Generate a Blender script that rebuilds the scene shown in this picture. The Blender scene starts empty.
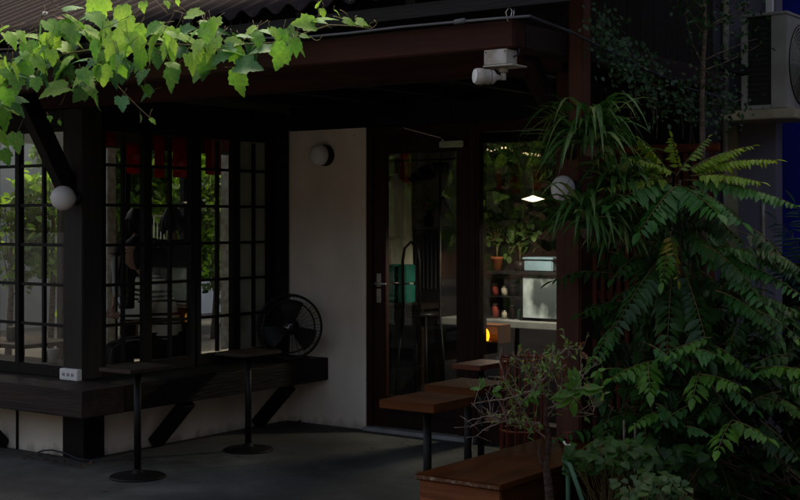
import bpy, bmesh, math, random
from math import sin, cos, pi, radians, sqrt
from mathutils import Vector, Matrix, Quaternion

random.seed(11)
S = bpy.context.scene
COL = S.collection

# ------------------------------------------------------------------ camera
TH = radians(35.6)
FPX = 1300.0
HOR = 220.0
CAM = Vector((6.424, -5.521, 1.52))
RV = Vector((cos(TH), sin(TH), 0))
FV = Vector((-sin(TH), cos(TH), 0))
cd = bpy.data.cameras.new('camera')
cam = bpy.data.objects.new('camera', cd)
COL.objects.link(cam)
cam.location = CAM
cam.rotation_euler = (radians(90), 0, TH)
cd.sensor_width = 36
cd.lens = FPX / 800 * 36
cd.shift_y = -(250 - HOR) / 800
cd.clip_end = 600
cd.clip_start = 0.05
S.camera = cam


def ray(px, py):
    return RV * ((px - 400) / FPX) + FV + Vector((0, 0, (HOR - py) / FPX))


def at(px, py, t):
    return CAM + ray(px, py) * t


def on_y(px, py, y):
    d = ray(px, py)
    return CAM + d * ((y - CAM.y) / d.y)


def on_x(px, py, x):
    d = ray(px, py)
    return CAM + d * ((x - CAM.x) / d.x)


# ------------------------------------------------------------------ materials
def nodes_of(m):
    m.use_nodes = True
    nt = m.node_tree
    return nt, nt.nodes, nt.links


def mat(name, c, rough=0.6, c2=None, scale=6.0, stretch=(1, 1, 1), bump=0.0, bscale=None,
        metal=0.0, spec=0.22, detail=6.0, coord='Object', lo=0.35, hi=0.65, rvar=0.12):
    m = bpy.data.materials.new(name)
    nt, N, L = nodes_of(m)
    b = N['Principled BSDF']
    b.inputs['Roughness'].default_value = rough
    b.inputs['Metallic'].default_value = metal
    b.inputs['Specular IOR Level'].default_value = spec
    if c2 is None:
        c2 = tuple(x * 0.72 for x in c)
    tc = N.new('ShaderNodeTexCoord')
    mp = N.new('ShaderNodeMapping')
    mp.inputs['Scale'].default_value = stretch
    L.new(tc.outputs[coord], mp.inputs['Vector'])
    nz = N.new('ShaderNodeTexNoise')
    nz.inputs['Scale'].default_value = scale
    nz.inputs['Detail'].default_value = detail
    L.new(mp.outputs[0], nz.inputs['Vector'])
    cr = N.new('ShaderNodeValToRGB')
    cr.color_ramp.elements[0].position = lo
    cr.color_ramp.elements[1].position = hi
    cr.color_ramp.elements[0].color = (*c2, 1)
    cr.color_ramp.elements[1].color = (*c, 1)
    L.new(nz.outputs['Fac'], cr.inputs['Fac'])
    L.new(cr.outputs['Color'], b.inputs['Base Color'])
    mr = N.new('ShaderNodeMapRange')
    mr.inputs['To Min'].default_value = max(0.03, rough - rvar)
    mr.inputs['To Max'].default_value = min(1, rough + rvar)
    L.new(nz.outputs['Fac'], mr.inputs['Value'])
    L.new(mr.outputs[0], b.inputs['Roughness'])
    if bump:
        n2 = N.new('ShaderNodeTexNoise')
        n2.inputs['Scale'].default_value = bscale or scale * 4
        n2.inputs['Detail'].default_value = 6
        L.new(mp.outputs[0], n2.inputs['Vector'])
        bp = N.new('ShaderNodeBump')
        bp.inputs['Strength'].default_value = bump
        bp.inputs['Distance'].default_value = 0.01
        L.new(n2.outputs['Fac'], bp.inputs['Height'])
        L.new(bp.outputs[0], b.inputs['Normal'])
    return m


def leaf_mat(name, c, c2, trans=0.45, rough=0.45, scale=9):
    m = bpy.data.materials.new(name)
    nt, N, L = nodes_of(m)
    for n in list(N):
        if n.type == 'BSDF_PRINCIPLED':
            N.remove(n)
    out = N['Material Output']
    tc = N.new('ShaderNodeTexCoord')
    nz = N.new('ShaderNodeTexNoise')
    nz.inputs['Scale'].default_value = scale
    nz.inputs['Detail'].default_value = 4
    L.new(tc.outputs['Object'], nz.inputs['Vector'])
    cr = N.new('ShaderNodeValToRGB')
    cr.color_ramp.elements[0].position = 0.35
    cr.color_ramp.elements[1].position = 0.65
    cr.color_ramp.elements[0].color = (*c2, 1)
    cr.color_ramp.elements[1].color = (*c, 1)
    L.new(nz.outputs['Fac'], cr.inputs['Fac'])
    # fine blemishes and mottling
    n2 = N.new('ShaderNodeTexNoise'); n2.inputs['Scale'].default_value = 70; n2.inputs['Detail'].default_value = 5
    L.new(tc.outputs['Object'], n2.inputs['Vector'])
    r2 = N.new('ShaderNodeMapRange'); r2.inputs['From Min'].default_value = 0.3; r2.inputs['From Max'].default_value = 0.7
    r2.inputs['To Min'].default_value = 0.72; r2.inputs['To Max'].default_value = 1.12
    L.new(n2.outputs['Fac'], r2.inputs['Value'])
    vm = N.new('ShaderNodeVectorMath'); vm.operation = 'SCALE'
    L.new(cr.outputs['Color'], vm.inputs[0]); L.new(r2.outputs[0], vm.inputs['Scale'])
    b = N.new('ShaderNodeBsdfDiffuse'); L.new(vm.outputs[0], b.inputs['Color'])
    gl = N.new('ShaderNodeBsdfGlossy'); gl.inputs['Roughness'].default_value = 0.5
    gl.inputs[0].default_value = (0.85, 0.95, 1.0, 1)
    m0 = N.new('ShaderNodeMixShader'); m0.inputs[0].default_value = 0.035
    L.new(b.outputs[0], m0.inputs[1]); L.new(gl.outputs[0], m0.inputs[2])
    tr = N.new('ShaderNodeBsdfTranslucent')
    hs = N.new('ShaderNodeHueSaturation')
    hs.inputs['Hue'].default_value = 0.495
    hs.inputs['Saturation'].default_value = 1.1
    hs.inputs['Value'].default_value = 1.6
    L.new(vm.outputs[0], hs.inputs['Color'])
    L.new(hs.outputs[0], tr.inputs['Color'])
    mx = N.new('ShaderNodeMixShader')
    mx.inputs[0].default_value = trans
    L.new(m0.outputs[0], mx.inputs[1])
    L.new(tr.outputs[0], mx.inputs[2])
    L.new(mx.outputs[0], out.inputs['Surface'])
    return m


def glass_mat(name, tint=(0.93, 0.95, 0.94), refl=1.0, rough=0.0):
    m = bpy.data.materials.new(name)
    nt, N, L = nodes_of(m)
    for n in list(N):
        if n.type == 'BSDF_PRINCIPLED':
            N.remove(n)
    out = N['Material Output']
    t = N.new('ShaderNodeBsdfTransparent')
    t.inputs[0].default_value = (*tint, 1)
    g = N.new('ShaderNodeBsdfGlossy')
    g.inputs['Roughness'].default_value = rough
    g.inputs[0].default_value = (refl, refl, refl, 1)
    # slight waviness of old panes
    nz = N.new('ShaderNodeTexNoise')
    nz.inputs['Scale'].default_value = 3
    bp = N.new('ShaderNodeBump')
    bp.inputs['Strength'].default_value = 0.02
    bp.inputs['Distance'].default_value = 0.02
    tc = N.new('ShaderNodeTexCoord')
    L.new(tc.outputs['Object'], nz.inputs['Vector'])
    L.new(nz.outputs['Fac'], bp.inputs['Height'])
    L.new(bp.outputs[0], g.inputs['Normal'])
    # Schlick reflectance, the same from both faces of the pane
    ge = N.new('ShaderNodeNewGeometry')
    dt = N.new('ShaderNodeVectorMath'); dt.operation = 'DOT_PRODUCT'
    L.new(ge.outputs['Normal'], dt.inputs[0]); L.new(ge.outputs['Incoming'], dt.inputs[1])
    ab = N.new('ShaderNodeMath'); ab.operation = 'ABSOLUTE'; L.new(dt.outputs['Value'], ab.inputs[0])
    iv_ = N.new('ShaderNodeMath'); iv_.operation = 'SUBTRACT'; iv_.inputs[0].default_value = 1; L.new(ab.outputs[0], iv_.inputs[1])
    pw = N.new('ShaderNodeMath'); pw.operation = 'POWER'; pw.inputs[1].default_value = 5; L.new(iv_.outputs[0], pw.inputs[0])
    f = N.new('ShaderNodeMath'); f.operation = 'MULTIPLY_ADD'; f.inputs[1].default_value = 0.96; f.inputs[2].default_value = 0.04
    L.new(pw.outputs[0], f.inputs[0])
    mx = N.new('ShaderNodeMixShader')
    L.new(f.outputs[0], mx.inputs[0])
    L.new(t.outputs[0], mx.inputs[1])
    L.new(g.outputs[0], mx.inputs[2])
    L.new(mx.outputs[0], out.inputs['Surface'])
    return m


def emit_mat(name, c, s):
    m = bpy.data.materials.new(name)
    nt, N, L = nodes_of(m)
    b = N['Principled BSDF']
    b.inputs['Base Color'].default_value = (*c, 1)
    b.inputs['Emission Color'].default_value = (*c, 1)
    b.inputs['Emission Strength'].default_value = s
    return m


WOODX = (1.2, 14, 14)
WOODY = (14, 1.2, 14)
WOODZ = (14, 14, 1.2)
m_dark_z = mat('dark_stained_wood_upright', (0.006, 0.0045, 0.004), 0.6, (0.004, 0.003, 0.003), 1.5, WOODZ, 0.35)
m_dark_x = mat('dark_stained_wood_long', (0.007, 0.005, 0.0045), 0.6, (0.004, 0.003, 0.003), 1.5, WOODX, 0.35)
m_dark_y = mat('dark_stained_wood_deep', (0.007, 0.005, 0.0045), 0.6, (0.004, 0.003, 0.003), 1.5, WOODY, 0.35)
m_sun_post = mat('weathered_post_wood', (0.034, 0.029, 0.025), 0.7, (0.020, 0.017, 0.015), 1.5, WOODZ, 0.4)
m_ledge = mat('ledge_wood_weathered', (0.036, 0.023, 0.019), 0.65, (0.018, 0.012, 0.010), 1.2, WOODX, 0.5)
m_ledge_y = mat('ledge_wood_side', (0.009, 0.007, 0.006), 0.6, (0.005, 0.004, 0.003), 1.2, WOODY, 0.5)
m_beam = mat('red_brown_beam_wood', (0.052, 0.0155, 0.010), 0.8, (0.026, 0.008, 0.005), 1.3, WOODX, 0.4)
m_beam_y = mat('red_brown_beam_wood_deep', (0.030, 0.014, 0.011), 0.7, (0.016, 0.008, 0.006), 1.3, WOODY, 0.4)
m_post = mat('red_brown_post_wood', (0.085, 0.030, 0.018), 0.75, (0.048, 0.017, 0.011), 1.2, WOODZ, 0.4)
m_frame = mat('maroon_door_wood', (0.036, 0.009, 0.006), 0.5, (0.02, 0.006, 0.004), 1.3, WOODZ, 0.3)
m_frame_x = mat('maroon_head_wood', (0.022, 0.007, 0.005), 0.5, (0.012, 0.004, 0.003), 1.3, WOODX, 0.3)
m_maroon = mat('maroon_board_wall', (0.012, 0.0065, 0.0045), 0.85, (0.007, 0.004, 0.003), 1.3, WOODZ, 0.4)
m_fence = mat('orange_red_fence_wood', (0.11, 0.022, 0.010), 0.7, (0.05, 0.011, 0.006), 1.5, WOODZ, 0.4)
m_fence_x = mat('orange_red_rail_wood', (0.18, 0.038, 0.014), 0.7, (0.09, 0.02, 0.009), 1.5, WOODX, 0.4)
m_ceiling = mat('dark_ceiling_boards', (0.007, 0.005, 0.0045), 0.8, (0.004, 0.003, 0.003), 1.5, WOODX, 0.2)
m_table = mat('orange_brown_table_wood', (0.105, 0.034, 0.011), 0.75, (0.06, 0.019, 0.006), 1.6, WOODX, 0.2, spec=.08)
m_table_dark = mat('dark_brown_table_wood', (0.045, 0.031, 0.024), 0.5, (0.022, 0.015, 0.012), 1.6, WOODX, 0.2, spec=.2)
m_table_red = mat('red_brown_table_wood', (0.16, 0.045, 0.025), 0.35, (0.09, 0.026, 0.016), 1.6, WOODX, 0.2)
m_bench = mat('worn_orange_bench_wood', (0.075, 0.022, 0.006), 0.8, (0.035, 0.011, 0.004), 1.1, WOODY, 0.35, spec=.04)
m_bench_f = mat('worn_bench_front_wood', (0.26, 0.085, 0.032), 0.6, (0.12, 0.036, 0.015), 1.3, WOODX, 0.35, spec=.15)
m_blackmet = mat('black_painted_metal', (0.007, 0.007, 0.007), 0.5, None, 8, bump=0.05)
m_blackpl = mat('black_plastic', (0.014, 0.014, 0.015), 0.4, None, 8)
m_silver = mat('brushed_steel', (0.62, 0.60, 0.57), 0.32, (0.45, 0.44, 0.42), 30, (1, 1, 8), metal=1.0)
m_white = mat('white_plastic', (0.74, 0.74, 0.72), 0.4, (0.62, 0.62, 0.59), 5)
m_white_old = mat('aged_white_plastic', (0.48, 0.46, 0.42), 0.5, (0.30, 0.26, 0.20), 14, lo=0.38, hi=0.62)
m_globe = mat('opal_glass_globe', (0.70, 0.69, 0.67), 0.25, (0.62, 0.61, 0.59), 3)
m_lampgrey = mat('frosted_grey_glass', (0.80, 0.82, 0.80), 0.3, (0.70, 0.72, 0.71), 3)
m_concrete = mat('worn_concrete_floor', (0.13, 0.13, 0.12), 0.88, (0.045, 0.046, 0.042), 1.3, bump=0.35, bscale=35, detail=10)
def add_cracks(m, scale=0.9, dark=(0.018, 0.018, 0.017)):
    nt = m.node_tree; N = nt.nodes; L = nt.links; b = N['Principled BSDF']
    src = b.inputs['Base Color'].links[0].from_socket
    tc = N.new('ShaderNodeTexCoord')
    nz = N.new('ShaderNodeTexNoise'); nz.inputs['Scale'].default_value = 2.2; nz.inputs['Detail'].default_value = 5
    L.new(tc.outputs['Object'], nz.inputs['Vector'])
    ad = N.new('ShaderNodeVectorMath'); ad.operation = 'MULTIPLY_ADD'; ad.inputs[1].default_value = (.5, .5, .5)
    L.new(nz.outputs['Color'], ad.inputs[0]); L.new(tc.outputs['Object'], ad.inputs[2])
    vo = N.new('ShaderNodeTexVoronoi'); vo.feature = 'DISTANCE_TO_EDGE'; vo.inputs['Scale'].default_value = scale
    L.new(ad.outputs[0], vo.inputs['Vector'])
    mr = N.new('ShaderNodeMapRange'); mr.inputs['From Min'].default_value = 0.0; mr.inputs['From Max'].default_value = 0.014
    mr.inputs['To Min'].default_value = 0.75; mr.inputs['To Max'].default_value = 0.0
    L.new(vo.outputs['Distance'], mr.inputs['Value'])
    n2 = N.new('ShaderNodeTexNoise'); n2.inputs['Scale'].default_value = 0.8; n2.inputs['Detail'].default_value = 9; n2.inputs['Roughness'].default_value = .65
    L.new(tc.outputs['Object'], n2.inputs['Vector'])
    r2 = N.new('ShaderNodeMapRange'); r2.inputs['From Min'].default_value = 0.42; r2.inputs['From Max'].default_value = 0.62; r2.inputs['To Max'].default_value = .8
    L.new(n2.outputs['Fac'], r2.inputs['Value'])
    mx = N.new('ShaderNodeMath'); mx.operation = 'MAXIMUM'; L.new(mr.outputs[0], mx.inputs[0]); L.new(r2.outputs[0], mx.inputs[1])
    mc = N.new('ShaderNodeMixRGB'); mc.inputs['Color2'].default_value = (*dark, 1)
    L.new(mx.outputs[0], mc.inputs['Fac']); L.new(src, mc.inputs['Color1']); L.new(mc.outputs[0], b.inputs['Base Color'])


add_cracks(m_concrete, 0.7, (0.035, 0.035, 0.033))
m_asphalt = mat('street_ground', (0.075, 0.075, 0.075), 0.85, (0.045, 0.045, 0.044), 2.0, bump=0.5, bscale=80)
m_soil = mat('dark_soil', (0.05, 0.032, 0.022), 0.95, (0.022, 0.015, 0.011), 6, bump=0.8)
m_rooftile = mat('corrugated_roof_sheet', (0.0115, 0.0085, 0.012), 0.95, (0.0065, 0.005, 0.007), 2.2, (6, 1.0, 1), bump=0.2, spec=0.1, rvar=.05)
m_cable = mat('pale_grey_cable', (0.14, 0.145, 0.15), 0.6)
m_cable_d = mat('dark_cable', (0.04, 0.045, 0.055), 0.5)
m_bark = mat('grey_brown_bark', (0.16, 0.115, 0.085), 0.9, (0.06, 0.042, 0.032), 14, (1, 1, 3), bump=0.7)
m_twig = mat('pale_twig_bark', (0.27, 0.21, 0.17), 0.8, (0.12, 0.09, 0.07), 20)
m_vinestem = mat('green_vine_stem', (0.16, 0.13, 0.05), 0.7, (0.09, 0.07, 0.03), 14)
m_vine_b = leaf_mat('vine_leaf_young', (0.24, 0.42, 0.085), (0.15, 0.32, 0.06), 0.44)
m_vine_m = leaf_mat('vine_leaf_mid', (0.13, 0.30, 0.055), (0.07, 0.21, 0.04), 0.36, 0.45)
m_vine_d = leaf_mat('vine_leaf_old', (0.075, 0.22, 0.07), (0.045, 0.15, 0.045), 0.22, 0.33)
m_vein = leaf_mat('dry_leaf', (0.16, 0.05, 0.025), (0.08, 0.03, 0.02), 0.2)
m_spider = leaf_mat('spider_plant_leaf', (0.075, 0.19, 0.040), (0.04, 0.12, 0.025), 0.3, 0.35, 25)
m_spider_y = leaf_mat('spider_plant_leaf_pale', (0.24, 0.33, 0.11), (0.14, 0.23, 0.07), 0.25, 0.35, 25)
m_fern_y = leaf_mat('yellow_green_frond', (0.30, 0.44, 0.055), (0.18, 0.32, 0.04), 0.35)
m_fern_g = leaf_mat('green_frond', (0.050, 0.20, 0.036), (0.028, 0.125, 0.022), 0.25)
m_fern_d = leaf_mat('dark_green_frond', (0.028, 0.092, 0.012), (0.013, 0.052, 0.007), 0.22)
m_fern_l = leaf_mat('light_green_frond', (0.10, 0.27, 0.03), (0.06, 0.18, 0.02), 0.35)
m_yellowing = leaf_mat('yellowed_frond', (0.42, 0.34, 0.03), (0.25, 0.22, 0.03), 0.3)
m_low = leaf_mat('heart_leaf_green', (0.032, 0.105, 0.010), (0.016, 0.06, 0.006), 0.25)
m_shrub = leaf_mat('shrub_small_leaf', (0.15, 0.29, 0.05), (0.08, 0.17, 0.03), 0.3)
m_shrub_r = leaf_mat('shrub_russet_leaf', (0.20, 0.075, 0.035), (0.10, 0.05, 0.03), 0.3)
m_tree = leaf_mat('tree_leaf', (0.07, 0.13, 0.03), (0.035, 0.075, 0.02), 0.3)
m_tree_b = leaf_mat('tree_leaf_bright', (0.20, 0.36, 0.06), (0.10, 0.23, 0.04), 0.45)
m_blueleaf = leaf_mat('blue_green_palm', (0.05, 0.12, 0.11), (0.03, 0.07, 0.07), 0.2)
m_ivy = leaf_mat('ivy_leaf', (0.035, 0.095, 0.030), (0.018, 0.05, 0.016), 0.2)
m_glass = glass_mat('window_glass')
m_curtain = mat('grey_sheer_curtain', (0.42, 0.44, 0.45), 0.9, (0.30, 0.32, 0.33), 3, (1, 1, .2))
m_cream_blind = mat('cream_blind', (0.46, 0.46, 0.34), 0.9, (0.38, 0.38, 0.28), 2, (1, 8, .3))
m_cream = mat('cream_neighbour_trim', (0.42, 0.37, 0.25), 0.6, (0.28, 0.24, 0.16), 6, bump=0.2)
m_greywall = mat('grey_neighbour_render', (0.22, 0.21, 0.27), 0.8, (0.15, 0.14, 0.18), 1.5, bump=0.2)
m_bluewall = mat('deep_blue_paint', (0.018, 0.032, 0.50), 0.8, (0.009, 0.018, 0.30), 1.2, bump=0.1)
m_ac = mat('ac_casing', (0.33, 0.32, 0.28), 0.5, (0.24, 0.23, 0.20), 5)
m_acdark = mat('ac_coil', (0.03, 0.03, 0.028), 0.6, (0.015, 0.015, 0.014), 60, (1, 8, 1), bump=0.3)
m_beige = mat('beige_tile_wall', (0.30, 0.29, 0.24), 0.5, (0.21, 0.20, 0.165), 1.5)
m_red = mat('red_banner_cloth', (0.70, 0.03, 0.022), 0.85, (0.28, 0.014, 0.012), 4)
m_redback = leaf_mat('red_banner_thin_cloth', (0.50, 0.022, 0.018), (0.36, 0.016, 0.014), .65, .9)
m_whitecloth = mat('white_banner_cloth', (0.55, 0.53, 0.50), 0.9, None, 4)
m_robe = mat('beige_apron_cloth', (0.62, 0.63, 0.48), 0.9, (0.44, 0.45, 0.35), 5, (4, 1, .5), bump=0.2)
m_teal = mat('teal_plastic', (0.012, 0.16, 0.13), 0.6, (0.008, 0.10, 0.085), 5)
m_terra = mat('terracotta', (0.20, 0.055, 0.02), 0.8, (0.12, 0.035, 0.015), 9)
m_bluebox = mat('pale_blue_plastic', (0.14, 0.22, 0.27), 0.5, (0.07, 0.12, 0.15), 5)
m_panel = mat('painted_dapple_panel', (0.58, 0.70, 0.73), 0.5, (0.06, 0.08, 0.085), 5, (1, 1, 0.6), lo=0.38, hi=0.62, detail=3)  # sunlit street reflection with leaf shadows, painted as pale and dark mottling
m_pale = mat('pale_stone_top', (0.36, 0.37, 0.37), 0.5, (0.22, 0.23, 0.23), 5)
m_intwood = mat('interior_dark_wood', (0.02, 0.013, 0.010), 0.7, (0.012, 0.008, 0.006), 2, WOODX, spec=.1)
m_skin = mat('skin', (0.42, 0.22, 0.15), 0.5, (0.36, 0.18, 0.12), 8)
m_hair = mat('black_hair', (0.008, 0.007, 0.006), 0.45, (0.004, 0.004, 0.004), 30, (6, 6, 1), bump=0.4)
m_black = mat('black_cotton', (0.012, 0.012, 0.013), 0.9)
m_scarf = mat('pale_scarf', (0.50, 0.50, 0.48), 0.9, (0.36, 0.36, 0.35), 10)
m_gold = mat('yellow_petal', (0.60, 0.44, 0.05), 0.6, (0.40, 0.28, 0.03), 20)
m_redwire = mat('red_oxide_metal', (0.20, 0.035, 0.014), 0.6, (0.10, 0.018, 0.009), 14)
m_hose = mat('green_hose', (0.05, 0.14, 0.085), 0.45)
m_paper = mat('white_paper', (0.75, 0.74, 0.70), 0.8)
m_stucco = mat('pale_garden_stucco', (0.42, 0.44, 0.46), 0.9, (0.30, 0.32, 0.33), 1.5, bump=0.2)
m_bulb = emit_mat('warm_bulb', (1.0, 0.82, 0.55), 0.35)
m_pend = emit_mat('lit_pendant_shade', (1.0, 0.90, 0.72), 0.8)
m_tube = emit_mat('lit_tube', (1.0, 0.80, 0.45), 0.4)
m_amber = emit_mat('lit_amber_globe', (1.0, 0.47, 0.02), 1.1)


def stucco_mat():
    """cream wall with damp stains along its foot and rusty runs"""
    m = bpy.data.materials.new('cream_wall_stained')
    nt, N, L = nodes_of(m)
    b = N['Principled BSDF']
    b.inputs['Roughness'].default_value = 0.88
    b.inputs['Specular IOR Level'].default_value = 0.2
    tc = N.new('ShaderNodeTexCoord')
    n1 = N.new('ShaderNodeTexNoise'); n1.inputs['Scale'].default_value = 1.6; n1.inputs['Detail'].default_value = 8
    L.new(tc.outputs['Object'], n1.inputs['Vector'])
    cr = N.new('ShaderNodeValToRGB')
    cr.color_ramp.elements[0].position = 0.3; cr.color_ramp.elements[0].color = (0.76, 0.67, 0.54, 1)
    cr.color_ramp.elements[1].position = 0.62; cr.color_ramp.elements[1].color = (0.88, 0.81, 0.68, 1)
    L.new(n1.outputs['Fac'], cr.inputs['Fac'])
    sp = N.new('ShaderNodeSeparateXYZ'); L.new(tc.outputs['Object'], sp.inputs[0])
    n2 = N.new('ShaderNodeTexNoise'); n2.inputs['Scale'].default_value = 9; n2.inputs['Detail'].default_value = 8
    mp = N.new('ShaderNodeMapping'); mp.inputs['Scale'].default_value = (1, 1, 0.35)
    L.new(tc.outputs['Object'], mp.inputs[0]); L.new(mp.outputs[0], n2.inputs['Vector'])
    ad = N.new('ShaderNodeMath'); ad.operation = 'MULTIPLY_ADD'
    ad.inputs[1].default_value = 0.22; ad.inputs[2].default_value = -0.10
    L.new(n2.outputs['Fac'], ad.inputs[0])
    lt = N.new('ShaderNodeMath'); lt.operation = 'SUBTRACT'
    L.new(ad.outputs[0], lt.inputs[0]); L.new(sp.outputs['Z'], lt.inputs[1])
    mr = N.new('ShaderNodeMapRange'); mr.inputs['From Min'].default_value = -0.04; mr.inputs['From Max'].default_value = 0.09
    L.new(lt.outputs[0], mr.inputs['Value'])
    mx = N.new('ShaderNodeMixRGB'); mx.inputs['Color2'].default_value = (0.10, 0.07, 0.05, 1)
    L.new(mr.outputs[0], mx.inputs['Fac']); L.new(cr.outputs[0], mx.inputs['Color1'])
    n4 = N.new('ShaderNodeTexNoise'); n4.inputs['Scale'].default_value = 1.0; n4.inputs['Detail'].default_value = 7
    mp4 = N.new('ShaderNodeMapping'); mp4.inputs['Scale'].default_value = (2.6, 2.6, 1.1)
    L.new(tc.outputs['Object'], mp4.inputs[0]); L.new(mp4.outputs[0], n4.inputs['Vector'])
    r4 = N.new('ShaderNodeMapRange'); r4.inputs['From Min'].default_value = .35; r4.inputs['From Max'].default_value = .65; r4.inputs['To Min'].default_value = .84; r4.inputs['To Max'].default_value = 1.03
    L.new(n4.outputs['Fac'], r4.inputs['Value'])
    n5 = N.new('ShaderNodeTexVoronoi'); n5.inputs['Scale'].default_value = 5.5
    L.new(tc.outputs['Object'], n5.inputs['Vector'])
    r5 = N.new('ShaderNodeMapRange'); r5.inputs['From Min'].default_value = .03; r5.inputs['From Max'].default_value = .05; r5.inputs['To Min'].default_value = .55; r5.inputs['To Max'].default_value = 1
    L.new(n5.outputs['Distance'], r5.inputs['Value'])
    m5 = N.new('ShaderNodeMath'); m5.operation = 'MULTIPLY'; L.new(r4.outputs[0], m5.inputs[0]); L.new(r5.outputs[0], m5.inputs[1])
    v5 = N.new('ShaderNodeVectorMath'); v5.operation = 'SCALE'; L.new(mx.outputs[0], v5.inputs[0]); L.new(m5.outputs[0], v5.inputs['Scale'])
    L.new(v5.outputs[0], b.inputs['Base Color'])
    bp = N.new('ShaderNodeBump'); bp.inputs['Strength'].default_value = 0.35; bp.inputs['Distance'].default_value = 0.01
    n3 = N.new('ShaderNodeTexNoise'); n3.inputs['Scale'].default_value = 22; n3.inputs['Detail'].default_value = 6
    L.new(tc.outputs['Object'], n3.inputs['Vector']); L.new(n3.outputs['Fac'], bp.inputs['Height'])
    L.new(bp.outputs[0], b.inputs['Normal'])
    return m


m_wall = stucco_mat()


def stripe_mat():
    m = bpy.data.materials.new('striped_knit')
    nt, N, L = nodes_of(m)
    b = N['Principled BSDF']
    b.inputs['Roughness'].default_value = 0.95
    tc = N.new('ShaderNodeTexCoord')
    sp = N.new('ShaderNodeSeparateXYZ'); L.new(tc.outputs['Object'], sp.inputs[0])
    m1 = N.new('ShaderNodeMath'); m1.operation = 'MULTIPLY'; m1.inputs[1].default_value = 1 / 0.17
    L.new(sp.outputs['Z'], m1.inputs[0])
    fr = N.new('ShaderNodeMath'); fr.operation = 'FRACT'; L.new(m1.outputs[0], fr.inputs[0])
    cr = N.new('ShaderNodeValToRGB'); cr.color_ramp.interpolation = 'CONSTANT'
    A = (0.74, 0.66, 0.53, 1); B = (0.015, 0.015, 0.018, 1)
    e = cr.color_ramp.elements
    e[0].position = 0; e[0].color = A
    e[1].position = 0.40; e[1].color = B
    for p, c in ((0.50, A), (0.60, B), (0.70, A), (0.80, B), (0.92, A)):
        q = e.new(p); q.color = c
    L.new(fr.outputs[0], cr.inputs['Fac'])
    L.new(cr.outputs[0], b.inputs['Base Color'])
    return m


m_stripe = stripe_mat()


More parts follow.
